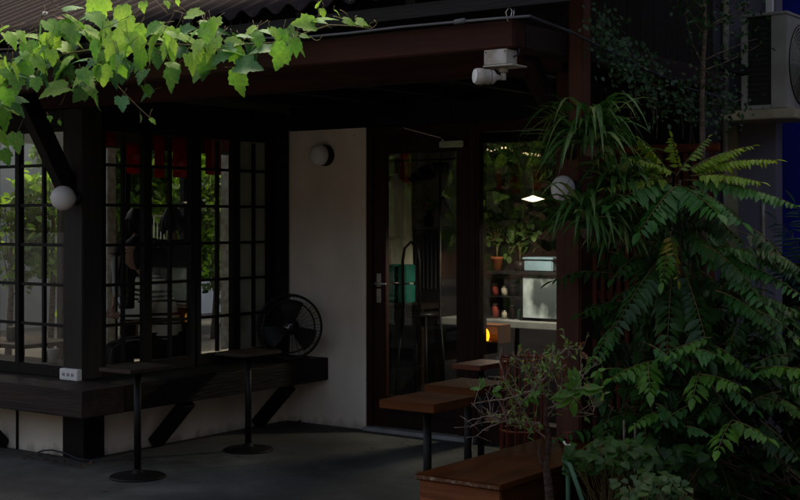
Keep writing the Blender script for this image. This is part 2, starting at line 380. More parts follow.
# ------------------------------------------------------------------ mesh collector
class MB:
    def __init__(self):
        self.v = []; self.f = []; self.mi = []; self.sm = []

    def add(self, vs, fs, mi=0, smooth=False):
        o = len(self.v)
        self.v.extend([tuple(p) for p in vs])
        for f in fs:
            self.f.append(tuple(i + o for i in f)); self.mi.append(mi); self.sm.append(smooth)
        return self

    def box(self, x0, x1, y0, y1, z0, z1, mi=0, bev=0.0, rot=None):
        bm = bmesh.new()
        bmesh.ops.create_cube(bm, size=1)
        for v in bm.verts:
            v.co = Vector(((x0 + x1) / 2 + v.co.x * (x1 - x0), (y0 + y1) / 2 + v.co.y * (y1 - y0), (z0 + z1) / 2 + v.co.z * (z1 - z0)))
        if bev:
            bmesh.ops.bevel(bm, geom=list(bm.edges), offset=bev, segments=2, affect='EDGES')
        if rot:
            bm.transform(rot)
        self.bm(bm, mi)
        return self

    def bm(self, bm, mi=0, smooth=False):
        bm.verts.ensure_lookup_table()
        bm.verts.index_update()
        self.add([v.co for v in bm.verts], [[v.index for v in f.verts] for f in bm.faces], mi, smooth)
        bm.free()

    def bar(self, a, b, w, h, mi=0, bev=0.0, up=Vector((0, 0, 1))):
        a = Vector(a); b = Vector(b)
        d = (b - a); ln = d.length; d.normalize()
        s = d.cross(up)
        if s.length < 1e-4:
            s = d.cross(Vector((0, 1, 0)))
        s.normalize(); u = s.cross(d)
        M = Matrix((s, d, u)).transposed().to_4x4(); M.translation = (a + b) / 2
        bm = bmesh.new(); bmesh.ops.create_cube(bm, size=1)
        for v in bm.verts:
            v.co = Vector((v.co.x * w, v.co.y * ln, v.co.z * h))
        if bev:
            bmesh.ops.bevel(bm, geom=list(bm.edges), offset=bev, segments=2, affect='EDGES')
        bm.transform(M)
        self.bm(bm, mi)
        return self

    def tube(self, pts, r, n=8, mi=0, cap=True):
        pts = [Vector(p) for p in pts]
        rs = r if isinstance(r, (list, tuple)) else [r] * len(pts)
        vs = []; fs = []
        prev = None
        for i, p in enumerate(pts):
            d = (pts[min(i + 1, len(pts) - 1)] - pts[max(i - 1, 0)])
            d = d.normalized() if d.length > 1e-9 else Vector((0, 0, 1))
            if prev is None:
                s = d.cross(Vector((0, 0, 1)))
                if s.length < 0.05:
                    s = d.cross(Vector((0, 1, 0)))
            else:
                s = prev - d * prev.dot(d)
                if s.length < 1e-5:
                    s = d.cross(Vector((0, 1, 0)))
            s.normalize(); prev = s
            u = s.cross(d)
            for k in range(n):
                a = 2 * pi * k / n
                vs.append(p + (s * cos(a) + u * sin(a)) * rs[i])
        for i in range(len(pts) - 1):
            for k in range(n):
                fs.append((i * n + k, i * n + (k + 1) % n, (i + 1) * n + (k + 1) % n, (i + 1) * n + k))
        if cap:
            fs.append(tuple(range(n))[::-1]); fs.append(tuple((len(pts) - 1) * n + k for k in range(n)))
        self.add(vs, fs, mi, True)
        return self

    def lathe(self, prof, c, n=28, mi=0, axis='z', smooth=True, dirv=None):
        c = Vector(c)
        if dirv is not None:
            Q = Vector((0, 0, 1)).rotation_difference(Vector(dirv).normalized())
        else:
            Q = Quaternion((1, 0, 0, 0))
        vs = []; fs = []
        for r, z in prof:
            for k in range(n):
                a = 2 * pi * k / n
                vs.append(c + Q @ Vector((r * cos(a), r * sin(a), z)))
        for i in range(len(prof) - 1):
            for k in range(n):
                fs.append((i * n + k, i * n + (k + 1) % n, (i + 1) * n + (k + 1) % n, (i + 1) * n + k))
        if prof[0][0] > 1e-5: fs.append(tuple(range(n))[::-1])
        if prof[-1][0] > 1e-5: fs.append(tuple((len(prof) - 1) * n + k for k in range(n)))
        self.add(vs, fs, mi, smooth)
        return self

    def torus(self, c, R, r, axis, n=40, m=8, mi=0):
        Q = Vector((0, 0, 1)).rotation_difference(Vector(axis).normalized())
        c = Vector(c); vs = []; fs = []
        for i in range(n):
            a = 2 * pi * i / n
            for j in range(m):
                b = 2 * pi * j / m
                vs.append(c + Q @ Vector(((R + r * cos(b)) * cos(a), (R + r * cos(b)) * sin(a), r * sin(b))))
        for i in range(n):
            for j in range(m):
                fs.append((i * m + j, ((i + 1) % n) * m + j, ((i + 1) % n) * m + (j + 1) % m, i * m + (j + 1) % m))
        self.add(vs, fs, mi, True)
        return self

    def build(self, name, mats, parent=None, label=None, cat=None, group=None, kind=None, origin=None):
        me = bpy.data.meshes.new(name)
        if origin is not None:
            o = Vector(origin)
            self.v = [tuple(Vector(p) - o) for p in self.v]
        me.from_pydata(self.v, [], self.f)
        if not isinstance(mats, (list, tuple)): mats = [mats]
        for m in mats: me.materials.append(m)
        me.polygons.foreach_set('material_index', self.mi)
        me.polygons.foreach_set('use_smooth', self.sm)
        me.update()
        ob = bpy.data.objects.new(name, me)
        COL.objects.link(ob)
        if origin is not None: ob.location = origin
        if parent: attach(ob, parent)
        tag(ob, label, cat, group, kind)
        return ob


def attach(ob, parent):
    ob.parent = parent
    M = parent.matrix_basis.copy()
    p = parent.parent
    while p:
        M = p.matrix_basis @ M; p = p.parent
    # parents here are only translated, so keep world placement by offset
    ob.location = Vector(ob.location) - M.translation


def tag(o, label=None, cat=None, group=None, kind=None):
    if label: o['label'] = label
    if cat: o['category'] = cat
    if group: o['group'] = group
    if kind: o['kind'] = kind
    return o


def empty(name, loc, label, cat, group=None, kind=None):
    o = bpy.data.objects.new(name, None)
    o.empty_display_size = 0.1
    COL.objects.link(o); o.location = loc
    return tag(o, label, cat, group, kind)


def copy_thing(src, loc, label, group=None):
    r = src.copy(); COL.objects.link(r); r.location = loc; r['label'] = label
    if group: r['group'] = group
    for ch in src.children:
        c = ch.copy(); COL.objects.link(c); c.parent = r
        for g in ch.children:
            d = g.copy(); COL.objects.link(d); d.parent = c
    return r


# ------------------------------------------------------------------ leaf helpers
GRAPE = [(0, -0.02), (0.13, -0.10), (0.27, -0.13), (0.33, -0.03), (0.44, 0.00), (0.47, 0.12), (0.44, 0.22), (0.52, 0.34), (0.47, 0.42), (0.51, 0.56),
         (0.38, 0.57), (0.27, 0.60), (0.28, 0.72), (0.18, 0.80), (0.13, 0.90), (0.0, 1.02)]
GRAPE = GRAPE + [(-x, y) for x, y in reversed(GRAPE[1:-1])]
OVAL = [(0, 0), (0.20, 0.10), (0.33, 0.30), (0.36, 0.5), (0.28, 0.74), (0.13, 0.9), (0, 1)]
OVAL = OVAL + [(-x, y) for x, y in reversed(OVAL[1:-1])]
HEART = [(0, 0.02), (0.18, -0.08), (0.38, 0.0), (0.48, 0.18), (0.44, 0.42), (0.28, 0.68), (0.12, 0.86), (0, 1.0)]
HEART = HEART + [(-x, y) for x, y in reversed(HEART[1:-1])]
LANCE = [(0, 0), (0.5, 0.35), (0.38, 0.7), (0, 1), (-0.38, 0.7), (-0.5, 0.35)]


def leaf(mb, base, d, nrm, ln, shape, mi=0, wid=1.0, fold=0.12, curl=0.18, mid=0.42):
    d = Vector(d).normalized(); nrm = Vector(nrm)
    nrm = nrm - d * nrm.dot(d)
    if nrm.length < 1e-4: nrm = d.orthogonal()
    nrm.normalize(); s = d.cross(nrm)
    base = Vector(base)

    def P(x, y):
        z = abs(x) * fold - curl * (y ** 2) - 0.25 * curl * x * x
        return base + s * (x * wid * ln) + d * (y * ln) + nrm * (z * ln)
    vs = [P(0, mid * 0.5), P(0, mid), P(0, 0.78)] + [P(x, y) for x, y in shape]
    n = len(shape); fs = []
    for i in range(n):
        j = (i + 1) % n
        ym = (shape[i][1] + shape[j][1]) / 2
        c = 0 if ym < mid * 0.75 else (1 if ym < 0.66 else 2)
        fs.append((c, 3 + i, 3 + j))
    # close the gaps between the fan centres
    for i in range(n):
        j = (i + 1) % n; k = (i - 1) % n
        def cc(a, b):
            ym = (shape[a][1] + shape[b][1]) / 2
            return 0 if ym < mid * 0.75 else (1 if ym < 0.66 else 2)
        c1 = cc(k, i); c2 = cc(i, j)
        if c1 != c2:
            fs.append((c1, 3 + i, c2) if c1 < c2 else (c1, 3 + i, c2))
            if abs(c1 - c2) == 2: fs.append((0, 1, 2))
    mb.add(vs, fs, mi, True)


def simple_leaf(mb, base, d, nrm, ln, w, mi=0, fold=0.2, curl=0.1):
    d = Vector(d).normalized(); nrm = Vector(nrm); nrm = nrm - d * nrm.dot(d)
    if nrm.length < 1e-4: nrm = d.orthogonal()
    nrm.normalize(); s = d.cross(nrm); base = Vector(base)
    P = lambda x, y, z: base + s * x * w + d * y * ln + nrm * z * ln
    vs = [P(0, 0, 0), P(.42, .3, fold * .3), P(.36, .65, fold * .3 - curl * .4), P(0, 1, -curl), P(-.36, .65, fold * .3 - curl * .4), P(-.42, .3, fold * .3), P(0, .45, -curl * .2)]
    mb.add(vs, [(0, 1, 6), (1, 2, 6), (2, 3, 6), (3, 4, 6), (4, 5, 6), (5, 0, 6)], mi, True)


def bez(a, b, c, n):
    a, b, c = Vector(a), Vector(b), Vector(c)
    return [a * (1 - t) ** 2 + b * 2 * t * (1 - t) + c * t * t for t in [i / (n - 1) for i in range(n)]]


def frond(mb, p0, p1, nl, ll, lw, mi=0, mi_stem=None, arch=0.12, droop=0.5, start=0.15, up=Vector((0, 0, 1)), fwd=0.45, termin=True):
    """pinnate leaf: rachis from p0 to p1 arching up, paired leaflets"""
    p0 = Vector(p0); p1 = Vector(p1); L_ = (p1 - p0).length
    m = (p0 + p1) / 2 + up * arch * L_
    pts = bez(p0, m, p1, 12)
    if mi_stem is not None:
        mb.tube(pts, [0.0035 * (1 - 0.7 * i / 11) for i in range(12)], 5, mi_stem)
    for i in range(nl):
        t = start + (1 - start) * (i + 0.5) / nl
        k = t * 11; a = int(min(k, 10)); p = pts[a].lerp(pts[a + 1], k - a)
        d = (pts[a + 1] - pts[a]).normalized()
        s = d.cross(up)
        if s.length < 0.05: s = d.cross(Vector((1, 0, 0)))
        s.normalize(); u = s.cross(d)
        sc = sin(pi * min(1, 0.22 + 0.72 * t)) ** 0.6
        for sg in (-1, 1):
            r = random.uniform(-.12, .12)
            dd = (s * sg + d * (fwd + r) - u * (droop + random.uniform(-.12, .12))).normalized()
            nn = (u + s * sg * droop * 0.8 + Vector((random.uniform(-.15, .15), random.uniform(-.15, .15), 0)))
            if random.random() > .04:
                simple_leaf(mb, p, dd, nn + rv(.22), ll * sc * random.uniform(.72, 1.14), lw * sc * random.uniform(.8, 1.12), mi, fold=random.uniform(.05, .4), curl=random.uniform(0, .35))
    if termin:
        simple_leaf(mb, p1, (pts[-1] - pts[-2]), up, ll * 0.8, lw * .8, mi)


def rv(a=1.0):
    return Vector((random.uniform(-a, a), random.uniform(-a, a), random.uniform(-a, a)))


# ================================================================== SETTING
MB().add([(-120, -120, -0.012), (120, -120, -0.012), (120, 120, -0.012), (-120, 120, -0.012)], [(0, 1, 2, 3)]).build('ground', m_asphalt, kind='structure')
MB().box(-8.6, 4.2, -2.2, 9.5, -0.011, -0.0).build('porch_floor', m_concrete, kind='structure')
MB().box(3.0, 8.5, 1.0, 2.1, -0.009, 0.09, bev=0.01).box(3.66, 8.5, -0.5, 0.99, -0.009, 0.085, bev=0.01).build('planting_bed', m_soil, kind='structure')

# ================================================================== CAFE BUILDING
B = empty('cafe_building', (0, 0, 0), 'dark timber cafe with latticed windows, cream walls and a corrugated roof over its porch', 'building')


def part(name, mb, m, parent=None, label=None):
    return mb.build(name, m, parent or B, label=label)


# low cream walls under the windows
part('wall', MB().box(-3.2, -0.195, 0.02, 0.14, 0, 0.334), m_wall, label='low cream wall under the front window')
part('wall', MB().box(-0.14, -0.02, 0.176, 1.999, 0, 0.336), m_wall, label='low cream wall under the porch side windows')
part('wall', MB().box(-0.12, 0.735, 2.0, 2.14, 0, 2.19), m_wall, label='plain cream wall beside the door')
# room shell
part('wall', MB().box(-3.32, -3.2, -0.0, 0.9, 0, 2.45).box(-3.32, -3.2, 4.95, 7.1, 0, 2.45).box(-3.32, -3.2, 0.91, 4.94, 2.22, 2.45).box(-3.32, -3.2, 0.91, 4.94, 0, 0.12), m_beige)
part('wall', MB().box(-3.19, 3.06, 7.0, 7.12, 0, 2.45), m_beige, label='beige rear wall of the room')
part('wall', MB().box(2.95, 3.06, 2.2, 6.98, 0, 2.45), m_maroon, label='maroon side wall')
part('ceiling', MB().box(-3.3, 3.54, 0.12, 2.15, 2.40, 2.46).box(-3.3, 3.06, 2.151, 7.0, 2.40, 2.46), m_ceiling)
for k in range(14):
    pass
# joists seen under the porch ceiling
for x in (0.45, 1.05, 1.65, 2.25, 2.85):
    part('joist', MB().box(x - .035, x + .035, 0.10, 1.99, 2.33, 2.397, bev=.004), m_dark_y)
# corner posts
pc = part('post', MB().box(-0.19, 0.0, -0.0, 0.165, 0.504, 2.23, bev=.006), [m_sun_post], label='weathered corner post of the windows')
part('post', MB().box(-0.20, 0.012, 0.004, 0.175, 0.0, 0.334, bev=.006), m_dark_z, label='dark foot of the corner post')
part('post', MB().box(-0.10, 0.02, 1.825, 1.985, 0.504, 2.30, bev=.006), m_dark_z)
part('post', MB().box(3.20, 3.34, 0.35, 0.49, -0.0, 2.395, bev=.008), m_post, label='red brown porch post beside the hanging plants')
part('post', MB().box(3.661, 3.735, -0.375, -0.295, 1.93, 3.5, bev=.006), m_post, label='upper post bolted outside the side beam, rising past the gable')
part('post', MB().box(-1.46, -1.32, 0.0, 0.12, 0.504, 2.23, bev=.006), m_dark_z)
# beams
part('beam', MB().box(-3.3, 3.66, -0.85, -0.75, 2.240, 2.355, bev=.006), m_beam, label='red brown eaves beam')
part('beam', MB().box(-3.3, 3.45, -0.035, 0.065, 2.236, 2.392, bev=.006), m_beam, label='second red brown beam behind the eaves beam')
part('beam', MB().box(3.56, 3.655, -0.747, 1.50, 2.243, 2.352, bev=.006), m_beam_y, label='side beam running back from the porch corner')
part('beam', MB().box(-0.11, 0.0, 0.18, 1.99, 2.125, 2.325, bev=.005), m_dark_y, label='dark lintel over the side windows')
part('beam', MB().box(0.0, 3.32, 2.005, 2.12, 2.195, 2.397, bev=.005), m_dark_x, label='dark lintel over the door')
part('beam', MB().box(-3.2, -0.195, 0.01, 0.11, 2.125, 2.232, bev=.005), m_dark_x, label='dark lintel over the front window')
# diagonal knee braces
part('brace', MB().bar((-0.10, -0.0, 1.66), (-0.10, -0.50, 2.50), 0.085, 0.12, bev=.005, up=Vector((0, 1, 0))), m_dark_y, label='dark diagonal brace from the corner post to the eaves')
part('brace', MB().bar((3.50, -0.45, 2.27), (3.29, 0.36, 1.86), 0.05, 0.08, bev=.005), m_beam_y, label='short brace on the porch post')
part('brace', MB().bar((3.27, -0.02, 2.236), (3.27, 0.36, 1.92), 0.07, 0.08, bev=.005), m_beam_y)
# rafters following the roof
SL = 0.466
RY0, RZ0 = -0.95, 2.50
rz = lambda y: RZ0 + (y - RY0) * SL
for i, x in enumerate([-2.4 + .62 * k for k in range(11)]):
    part('rafter', MB().bar((x, -0.90, rz(-0.90) - .085), (x, 3.4, rz(3.4) - .085), 0.05, 0.09, up=Vector((0, 0, 1))), m_dark_y)
part('fascia_board', MB().box(-3.4, 3.95, -0.915, -0.89, 2.395, 2.455), m_dark_x)

# corrugated roof
me = MB()
nx = 400; x0, x1 = -3.9, 3.98
for side in (0, 1):
    vs = []; fs = []
    ya, yb = (RY0, 3.5) if side == 0 else (8.0, 3.5)
    za = rz(RY0) if side == 0 else rz(3.5) - 4.5 * SL
    zb = rz(3.5)
    rows = 14
    for j in range(rows):
        t = j / (rows - 1)
        for i in range(nx + 1):
            x = x0 + (x1 - x0) * i / nx
            w = sin(2 * pi * x / 0.146)
            zz = 0.021 * (w if abs(w) > 0 else 0)
            y = ya + (yb - ya) * t
            if j == 0: y += 0.006 * sin(i * 0.05) * (1 if side == 0 else -1)
            vs.append((x, y, za + (zb - za) * t + zz + 0.004 * sin(x * 2.3) * (1 - t)))
    for j in range(rows - 1):
        for i in range(nx):
            a = j * (nx + 1) + i
            fs.append((a, a + 1, a + nx + 2, a + nx + 1))
    me.add(vs, fs, 0, True)
roof = part('roof', me, m_rooftile)
sd = roof.modifiers.new('thick', 'SOLIDIFY'); sd.thickness = 0.006; sd.offset = -1

# gable boards above the side beam
g = MB()
y = -0.72
while y < 1.44:
    y2 = min(y + 0.148, 1.45)
    za, zb = rz(y) - .14, rz(y2) - .14
    vs = [(3.575, y, 2.354), (3.575, y2, 2.354), (3.575, y2, zb), (3.575, y, za), (3.60, y, 2.354), (3.60, y2, 2.354), (3.60, y2, zb), (3.60, y, za)]
    g.add(vs, [(3, 2, 1, 0), (4, 5, 6, 7), (0, 1, 5, 4), (1, 2, 6, 5), (2, 3, 7, 6), (3, 0, 4, 7)])
    y += 0.153
part('gable', g, m_maroon, label='maroon board gable under the roof end')

lg0 = MB()
pr = [(-.93, 2.30), (-.93, rz(-.93) - .04), (3.5, rz(3.5) - .05), (7.9, rz(3.5) - 4.4 * SL - .05), (7.9, 2.30)]
lg0.add([(-3.86, y, z) for y, z in pr] + [(-3.83, y, z) for y, z in pr], [(0, 1, 2, 3, 4), (9, 8, 7, 6, 5)] + [(i, (i + 1) % 5, (i + 1) % 5 + 5, i + 5) for i in range(5)])
part('gable', lg0, m_dark_y, label='dark boarded gable closing the far end of the roof')
part('soffit', MB().box(-3.82, 3.57, 0.07, 0.09, 2.398, rz(.08) - .04), m_dark_x)

# timber ledge round the corner, with brackets
def bracket(a, b, c, th, along):
    """triangular timber knee: a top outer, b wall foot, c wall top; th thickness along vector"""
    a, b, c = Vector(a), Vector(b), Vector(c)
    n = Vector(along).normalized() * th / 2
    return MB().add([a - n, b - n, c - n, a + n, b + n, c + n], [(0, 1, 2), (5, 4, 3), (0, 3, 4, 1), (1, 4, 5, 2), (2, 5, 3, 0)])


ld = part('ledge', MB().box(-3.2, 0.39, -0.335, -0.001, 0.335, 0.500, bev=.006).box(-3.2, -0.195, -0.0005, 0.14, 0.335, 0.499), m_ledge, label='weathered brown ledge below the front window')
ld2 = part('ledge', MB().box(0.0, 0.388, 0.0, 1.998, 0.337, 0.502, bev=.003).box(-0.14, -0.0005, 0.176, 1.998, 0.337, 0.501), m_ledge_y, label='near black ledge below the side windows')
for yy in (0.60, 1.62):
    k = MB().bar((0.33, yy, 0.325), (0.03, yy, 0.03), 0.07, 0.10, bev=.004, up=Vector((0, 1, 0)))
    k.build('bracket', m_dark_y, ld2)
for xx in (-0.80, -1.9):
    MB().bar((xx, -0.27, 0.325), (xx, 0.01, 0.02), 0.06, 0.09, bev=.004, up=Vector((1, 0, 0))).build('bracket', m_dark_y, ld)
    
part('conduit', MB().tube([(-0.66, 0.012, 0.0), (-0.66, 0.012, 0.33)], 0.009, 8), m_dark_z)

# ---- windows
ROWS = [0.575, 0.835, 1.097, 1.357, 1.617, 1.878, 2.12]


def window_x(y0, y1, ym, xp=-0.03):
    """latticed casement lying in the plane x = xp (porch side)"""
    w = empty('window', (xp, (y0 + y1) / 2, 0.5), None, None); attach(w, B)
    f = MB()
    f.box(xp - .025, xp + .02, y0 - .035, y0, 0.503, 2.123)
    f.box(xp - .025, xp + .02, y1, y1 + .035, 0.503, 2.123)
    f.box(xp - .024, xp + .019, y0, y1, 0.503, ROWS[0])
    f.box(xp - .024, xp + .019, y0, y1, 2.095, 2.123)
    for z in ROWS[1:-1]:
        f.box(xp - .012, xp + .010, y0, y1, z - .010, z + .010)
    zz = [ROWS[0]] + ROWS[1:-1] + [2.095]
    for a, b in zip(zz[:-1], zz[1:]):
        f.box(xp - .013, xp + .012, ym - .010, ym + .010, a + .0105, b - .0105)
    f.build('frame', m_dark_z, w)
    MB().box(xp - .004, xp - .001, y0, y1, ROWS[0], 2.095).build('pane', m_glass, w)


def window_y(x0, x1, xm, yp=0.06, sz=ROWS):
    w = empty('window', ((x0 + x1) / 2, yp, 0.5), None, None); attach(w, B)
    f = MB()
    f.box(x0 - .02, x0, yp - .02, yp + .025, 0.503, 2.123)
    f.box(x1, x1 + .02, yp - .02, yp + .025, 0.503, 2.123)
    f.box(x0, x1, yp - .019, yp + .024, 0.503, ROWS[0])
    f.box(x0, x1, yp - .019, yp + .024, 2.095, 2.123)
    for z in ROWS[1:-1]:
        f.box(x0, x1, yp - .010, yp + .012, z - .010, z + .010)
    zz = [ROWS[0]] + ROWS[1:-1] + [2.095]
    for m_ in xm:
        for a, b in zip(zz[:-1], zz[1:]):
            f.box(m_ - .010, m_ + .010, yp - .012, yp + .013, a + .0105, b - .0105)
    f.build('frame', m_dark_z, w)
    MB().box(x0, x1, yp + .001, yp + .004, ROWS[0], 2.095).build('pane', m_glass, w)


window_x(0.205, 0.536, 0.365)
window_x(0.606, 0.975, 0.79)
window_x(1.075, 1.40, 1.255)
window_x(1.475, 1.80, 1.64)
window_y(-0.68, -0.21, (-0.445,))
window_y(-1.30, -0.72, (-0.93, -1.12))
window_y(-2.0, -1.48, (-1.74,))
window_y(-2.6, -2.04, (-2.32,))
window_y(-3.18, -2.64, (-2.9,))

MB().box(-0.085, -0.080, 1.43, 1.82, 0.56, 2.12).build('blind', m_cream_blind, B, label='cream blind behind the rightmost side window')

# ---- far openings of the room towards the garden (posts and rails)
for yy in (1.6, 2.55, 3.35, 4.15):
    part('post', MB().box(-3.29, -3.23, yy - .03, yy + .03, 0.12, 2.22), m_dark_z)

# ---- door
DY = 2.03
door = empty('door', (1.2, DY, 0), None, None); attach(door, B)
door['label'] = 'glazed maroon door with steel lever handle'
fr = MB()
XL, XR = 0.74, 1.675
part('door_frame', MB().box(XL, XL + .055, 2.0, 2.12, 0.03, 2.19, bev=.003).box(XR - .055, XR, 2.0, 2.12, 0.03, 2.19, bev=.003).box(XL + .057, XR - .057, 2.002, 2.12, 2.125, 2.19, bev=.003), m_frame)
part('threshold', MB().box(XL + .0, XR, 1.95, 2.12, 0.0, 0.028, bev=.004), m_pale)
dl, dr = XL + .06, XR - .06
MB().box(dl, dl + .105, DY - .02, DY + .025, 0.035, 2.12, bev=.003).build('stile', m_frame, door)
MB().box(dr - .105, dr, DY - .02, DY + .025, 0.035, 2.12, bev=.003).build('stile', m_frame, door)
MB().box(dl + .106, dr - .106, DY - .018, DY + .023, 0.035, 0.26, bev=.003).build('rail', m_frame_x, door)
MB().box(dl + .106, dr - .106, DY - .018, DY + .023, 1.995, 2.12, bev=.003).build('rail', m_frame_x, door)
MB().box(dl + .105, dr - .105, DY, DY + .004, 0.26, 1.995).build('pane', m_glass, door)
hx = dl + .05
MB().box(hx - .019, hx + .019, DY - .030, DY - .021, 1.04, 1.135, bev=.003).box(hx - .019, hx + .019, DY - .030, DY - .021, 0.925, 1.025, bev=.003).lathe([(.008, 0), (.008, .006)], (hx, DY - .0305, 0.965), 12, dirv=(0, -1, 0)).build('lock_plate', m_silver, door)
MB().tube([(hx, DY - .031, 1.065), (hx, DY - .07, 1.065), (hx + .015, DY - .078, 1.065), (hx + .10, DY - .078, 1.063)], 0.009, 10).build('handle', m_silver, door)
# closer
MB().box(1.40, 1.60, DY - .075, DY - .022, 2.02, 2.065, bev=.006).bar((1.42, DY - .05, 2.085), (1.13, DY - .10, 2.165), 0.018, 0.006).bar((1.13, DY - .10, 2.168), (1.02, DY - .03, 2.165), 0.018, 0.006).tube([(1.42, DY - .05, 2.06), (1.42, DY - .05, 2.09)], .012, 10).build('door_closer', m_silver, door)

# ---- shop window right of the door
sw = empty('window', (2.2, DY, 0.1), None, None); attach(sw, B)
sw['label'] = 'large fixed shop window right of the door'
MB().box(1.677, 1.702, 2.0, 2.10, 0.0, 2.194, bev=.003).box(2.46, 2.52, 2.0, 2.10, 0.0, 2.194, bev=.003).box(1.703, 2.459, 2.0, 2.10, 0.0, 0.16, bev=.003).box(1.703, 2.459, 2.002, 2.10, 2.12, 2.1945, bev=.001).build('frame', m_frame, sw)
MB().box(1.702, 2.46, DY, DY + .005, 0.16, 2.12).build('pane', m_glass, sw)
part('wall', MB().box(2.525, 3.19, 2.06, 2.16, 0, 2.194), m_maroon, label='maroon wall behind the slatted fence')

# ================================================================== FENCE behind plants
fe = empty('slat_fence', (3.0, 1.97, 0), 'orange red slatted timber fence half hidden by the fern tree', 'fence')
for k in range(15):
    x = 2.60 + k * 0.056
    MB().box(x - .014, x + .014, 1.955, 1.975, 0.10, 1.93).build('slat', m_fence, fe)
MB().box(2.57, 3.43, 1.945, 1.985, 1.935, 1.985, bev=.004).build('rail', m_fence_x, fe)
MB().box(2.57, 3.43, 1.977, 2.00, 1.02, 1.07, bev=.003).build('rail', m_fence_x, fe)
MB().box(2.57, 3.43, 1.977, 2.00, 0.42, 0.47, bev=.003).build('rail', m_fence_x, fe)

# ================================================================== NEIGHBOUR
NB = empty('neighbour_building', (4.2, 2.7, 0), 'grey rendered neighbouring building with cream ledge and white downpipe', 'building')
MB().box(2.7, 3.545, 2.62, 2.74, 0, 3.9).build('wall', m_greywall, NB)
MB().tube([(3.225, 2.585, 0.3), (3.225, 2.585, 3.8)], 0.022, 12).build('downpipe', m_white_old, NB)
MB().box(3.36, 3.80, 2.20, 2.61, 2.135, 2.195, bev=.006).build('ledge', m_cream, NB)
MB().box(3.215, 3.30, 2.575, 2.615, 1.2, 2.13, bev=.004).build('pilaster', m_cream, NB)
MB().tube([(3.47, 2.60, 1.0), (3.47, 2.60, 1.66)], 0.012, 8).build('pipe', m_white_old, NB)
MB().box(3.50, 3.54, 2.56, 2.60, 2.4, 3.8).build('pipe', m_white, NB)
MB().box(3.02, 8.0, 4.0, 4.15, 1.2, 5.2).box(3.02, 8.0, 3.98, 4.15, 0, 1.198, 1).build('blue_wall', [m_bluewall, m_blackpl], label='deep blue painted wall behind the air conditioner', cat='wall')

# air conditioner, narrow end towards the street
ac = empty('air_conditioner', (3.6, 2.6, 2.19), 'pale outdoor air conditioner unit with dark coil end on a cream ledge', 'air conditioner')
ax0, ax1, ay0, ay1, az0, az1 = 3.455, 3.745, 2.25, 3.05, 2.20, 2.77
MB().box(ax0, ax0 + .035, ay0, ay1, az0, az1, bev=.004).box(ax1 - .10, ax1 - .001, ay0, ay1, az0, az1, bev=.004).box(ax0 - .006, ax1 + .004, ay0 - .006, ay1, az1 + .001, az1 + .02, bev=.004).box(ax0 + .036, ax1 - .101, ay0, ay1, az0, az0 + .025).build('casing', m_ac, ac)
cb = MB().box(ax0 + .036, ax1 - .101, ay0 + .03, ay1 - .02, az0 + .026, az1 - .001)
for k in range(16):
    z = az0 + .05 + k * .031
    cb.box(ax0 + .037, ax1 - .102, ay0 + .022, ay0 + .028, z, z + .006)
cb.build('coil', m_acdark, ac)
gr = MB()
for R in [0.03 + .0215 * k for k in range(11)]:
    gr.torus((ax1 + .008, ay0 + .285, (az0 + az1) / 2), R, 0.0028, (1, 0, 0), 36, 5)
for k in range(10):
    a = k * pi / 5
    gr.bar((ax1 + .005, ay0 + .285, (az0 + az1) / 2), (ax1 + .005, ay0 + .285 + .24 * cos(a), (az0 + az1) / 2 + .24 * sin(a)), .004, .004)
gr.build('fan_grille', m_ac, ac)
MB().lathe([(.255, 0), (.255, .003)], (ax1 + .0005, ay0 + .285, (az0 + az1) / 2), 36, dirv=(1, 0, 0)).build('fan_opening', m_acdark, ac)

# ================================================================== LAMPS
def globe_lamp(name, c, r, label, m, cat='lamp', squash=1.0, stem=None, group=None):
    o = empty(name, c, label, cat, group)
    prof = [(r * sin(pi * k / 18), -r * squash * cos(pi * k / 18)) for k in range(19)]
    prof[0] = (0.0, prof[0][1]); prof[-1] = (0.0, prof[-1][1])
    MB().lathe(prof, c, 32).build('globe', m, o)
    if stem:
        MB().lathe([(.045, 0), (.045, .012), (.02, .016), (.02, .05)], stem[0], 20, dirv=stem[1]).build('mount', m_blackmet, o)
        dd = Vector(stem[1]).normalized()
        MB().lathe([(r * .50, -r * .90), (r * .56, -r * .90), (r * .56, -r * .80), (r * .50, -r * .80)], Vector(c), 24, dirv=dd).build('collar', m_silver, o)
    return o


c = on_y(63, 198, -0.11)
globe_lamp('globe_lamp', c, 0.078, 'round white globe lamp on the corner post below the brace', m_globe, stem=(Vector((c.x, -0.001, c.z)), (0, -1, 0)))
c = on_y(319, 155, 1.915)
o = empty('wall_lamp', c, 'flattened grey glass lamp mounted on the cream wall', 'lamp')
prof = [(0.0, 0.075), (.03, .073), (.055, .064), (.072, .045), (.078, .022), (.078, 0.0)]
MB().lathe(prof[::-1], (c.x, 1.93, c.z), 30, dirv=(0, -1, 0)).build('shade', m_lampgrey, o)
MB().lathe([(.080, 0), (.080, .02), (.0775, .066)], (c.x, 1.997, c.z), 30, dirv=(0, -1, 0)).build('base', m_blackmet, o)
c = on_y(563, 189, 0.24)
lg = globe_lamp('globe_lamp', c, 0.061, 'oval white lamp on the red brown post behind hanging grassy leaves', m_globe, squash=1.12, stem=(Vector((c.x, 0.349, c.z)), (0, -1, 0)))

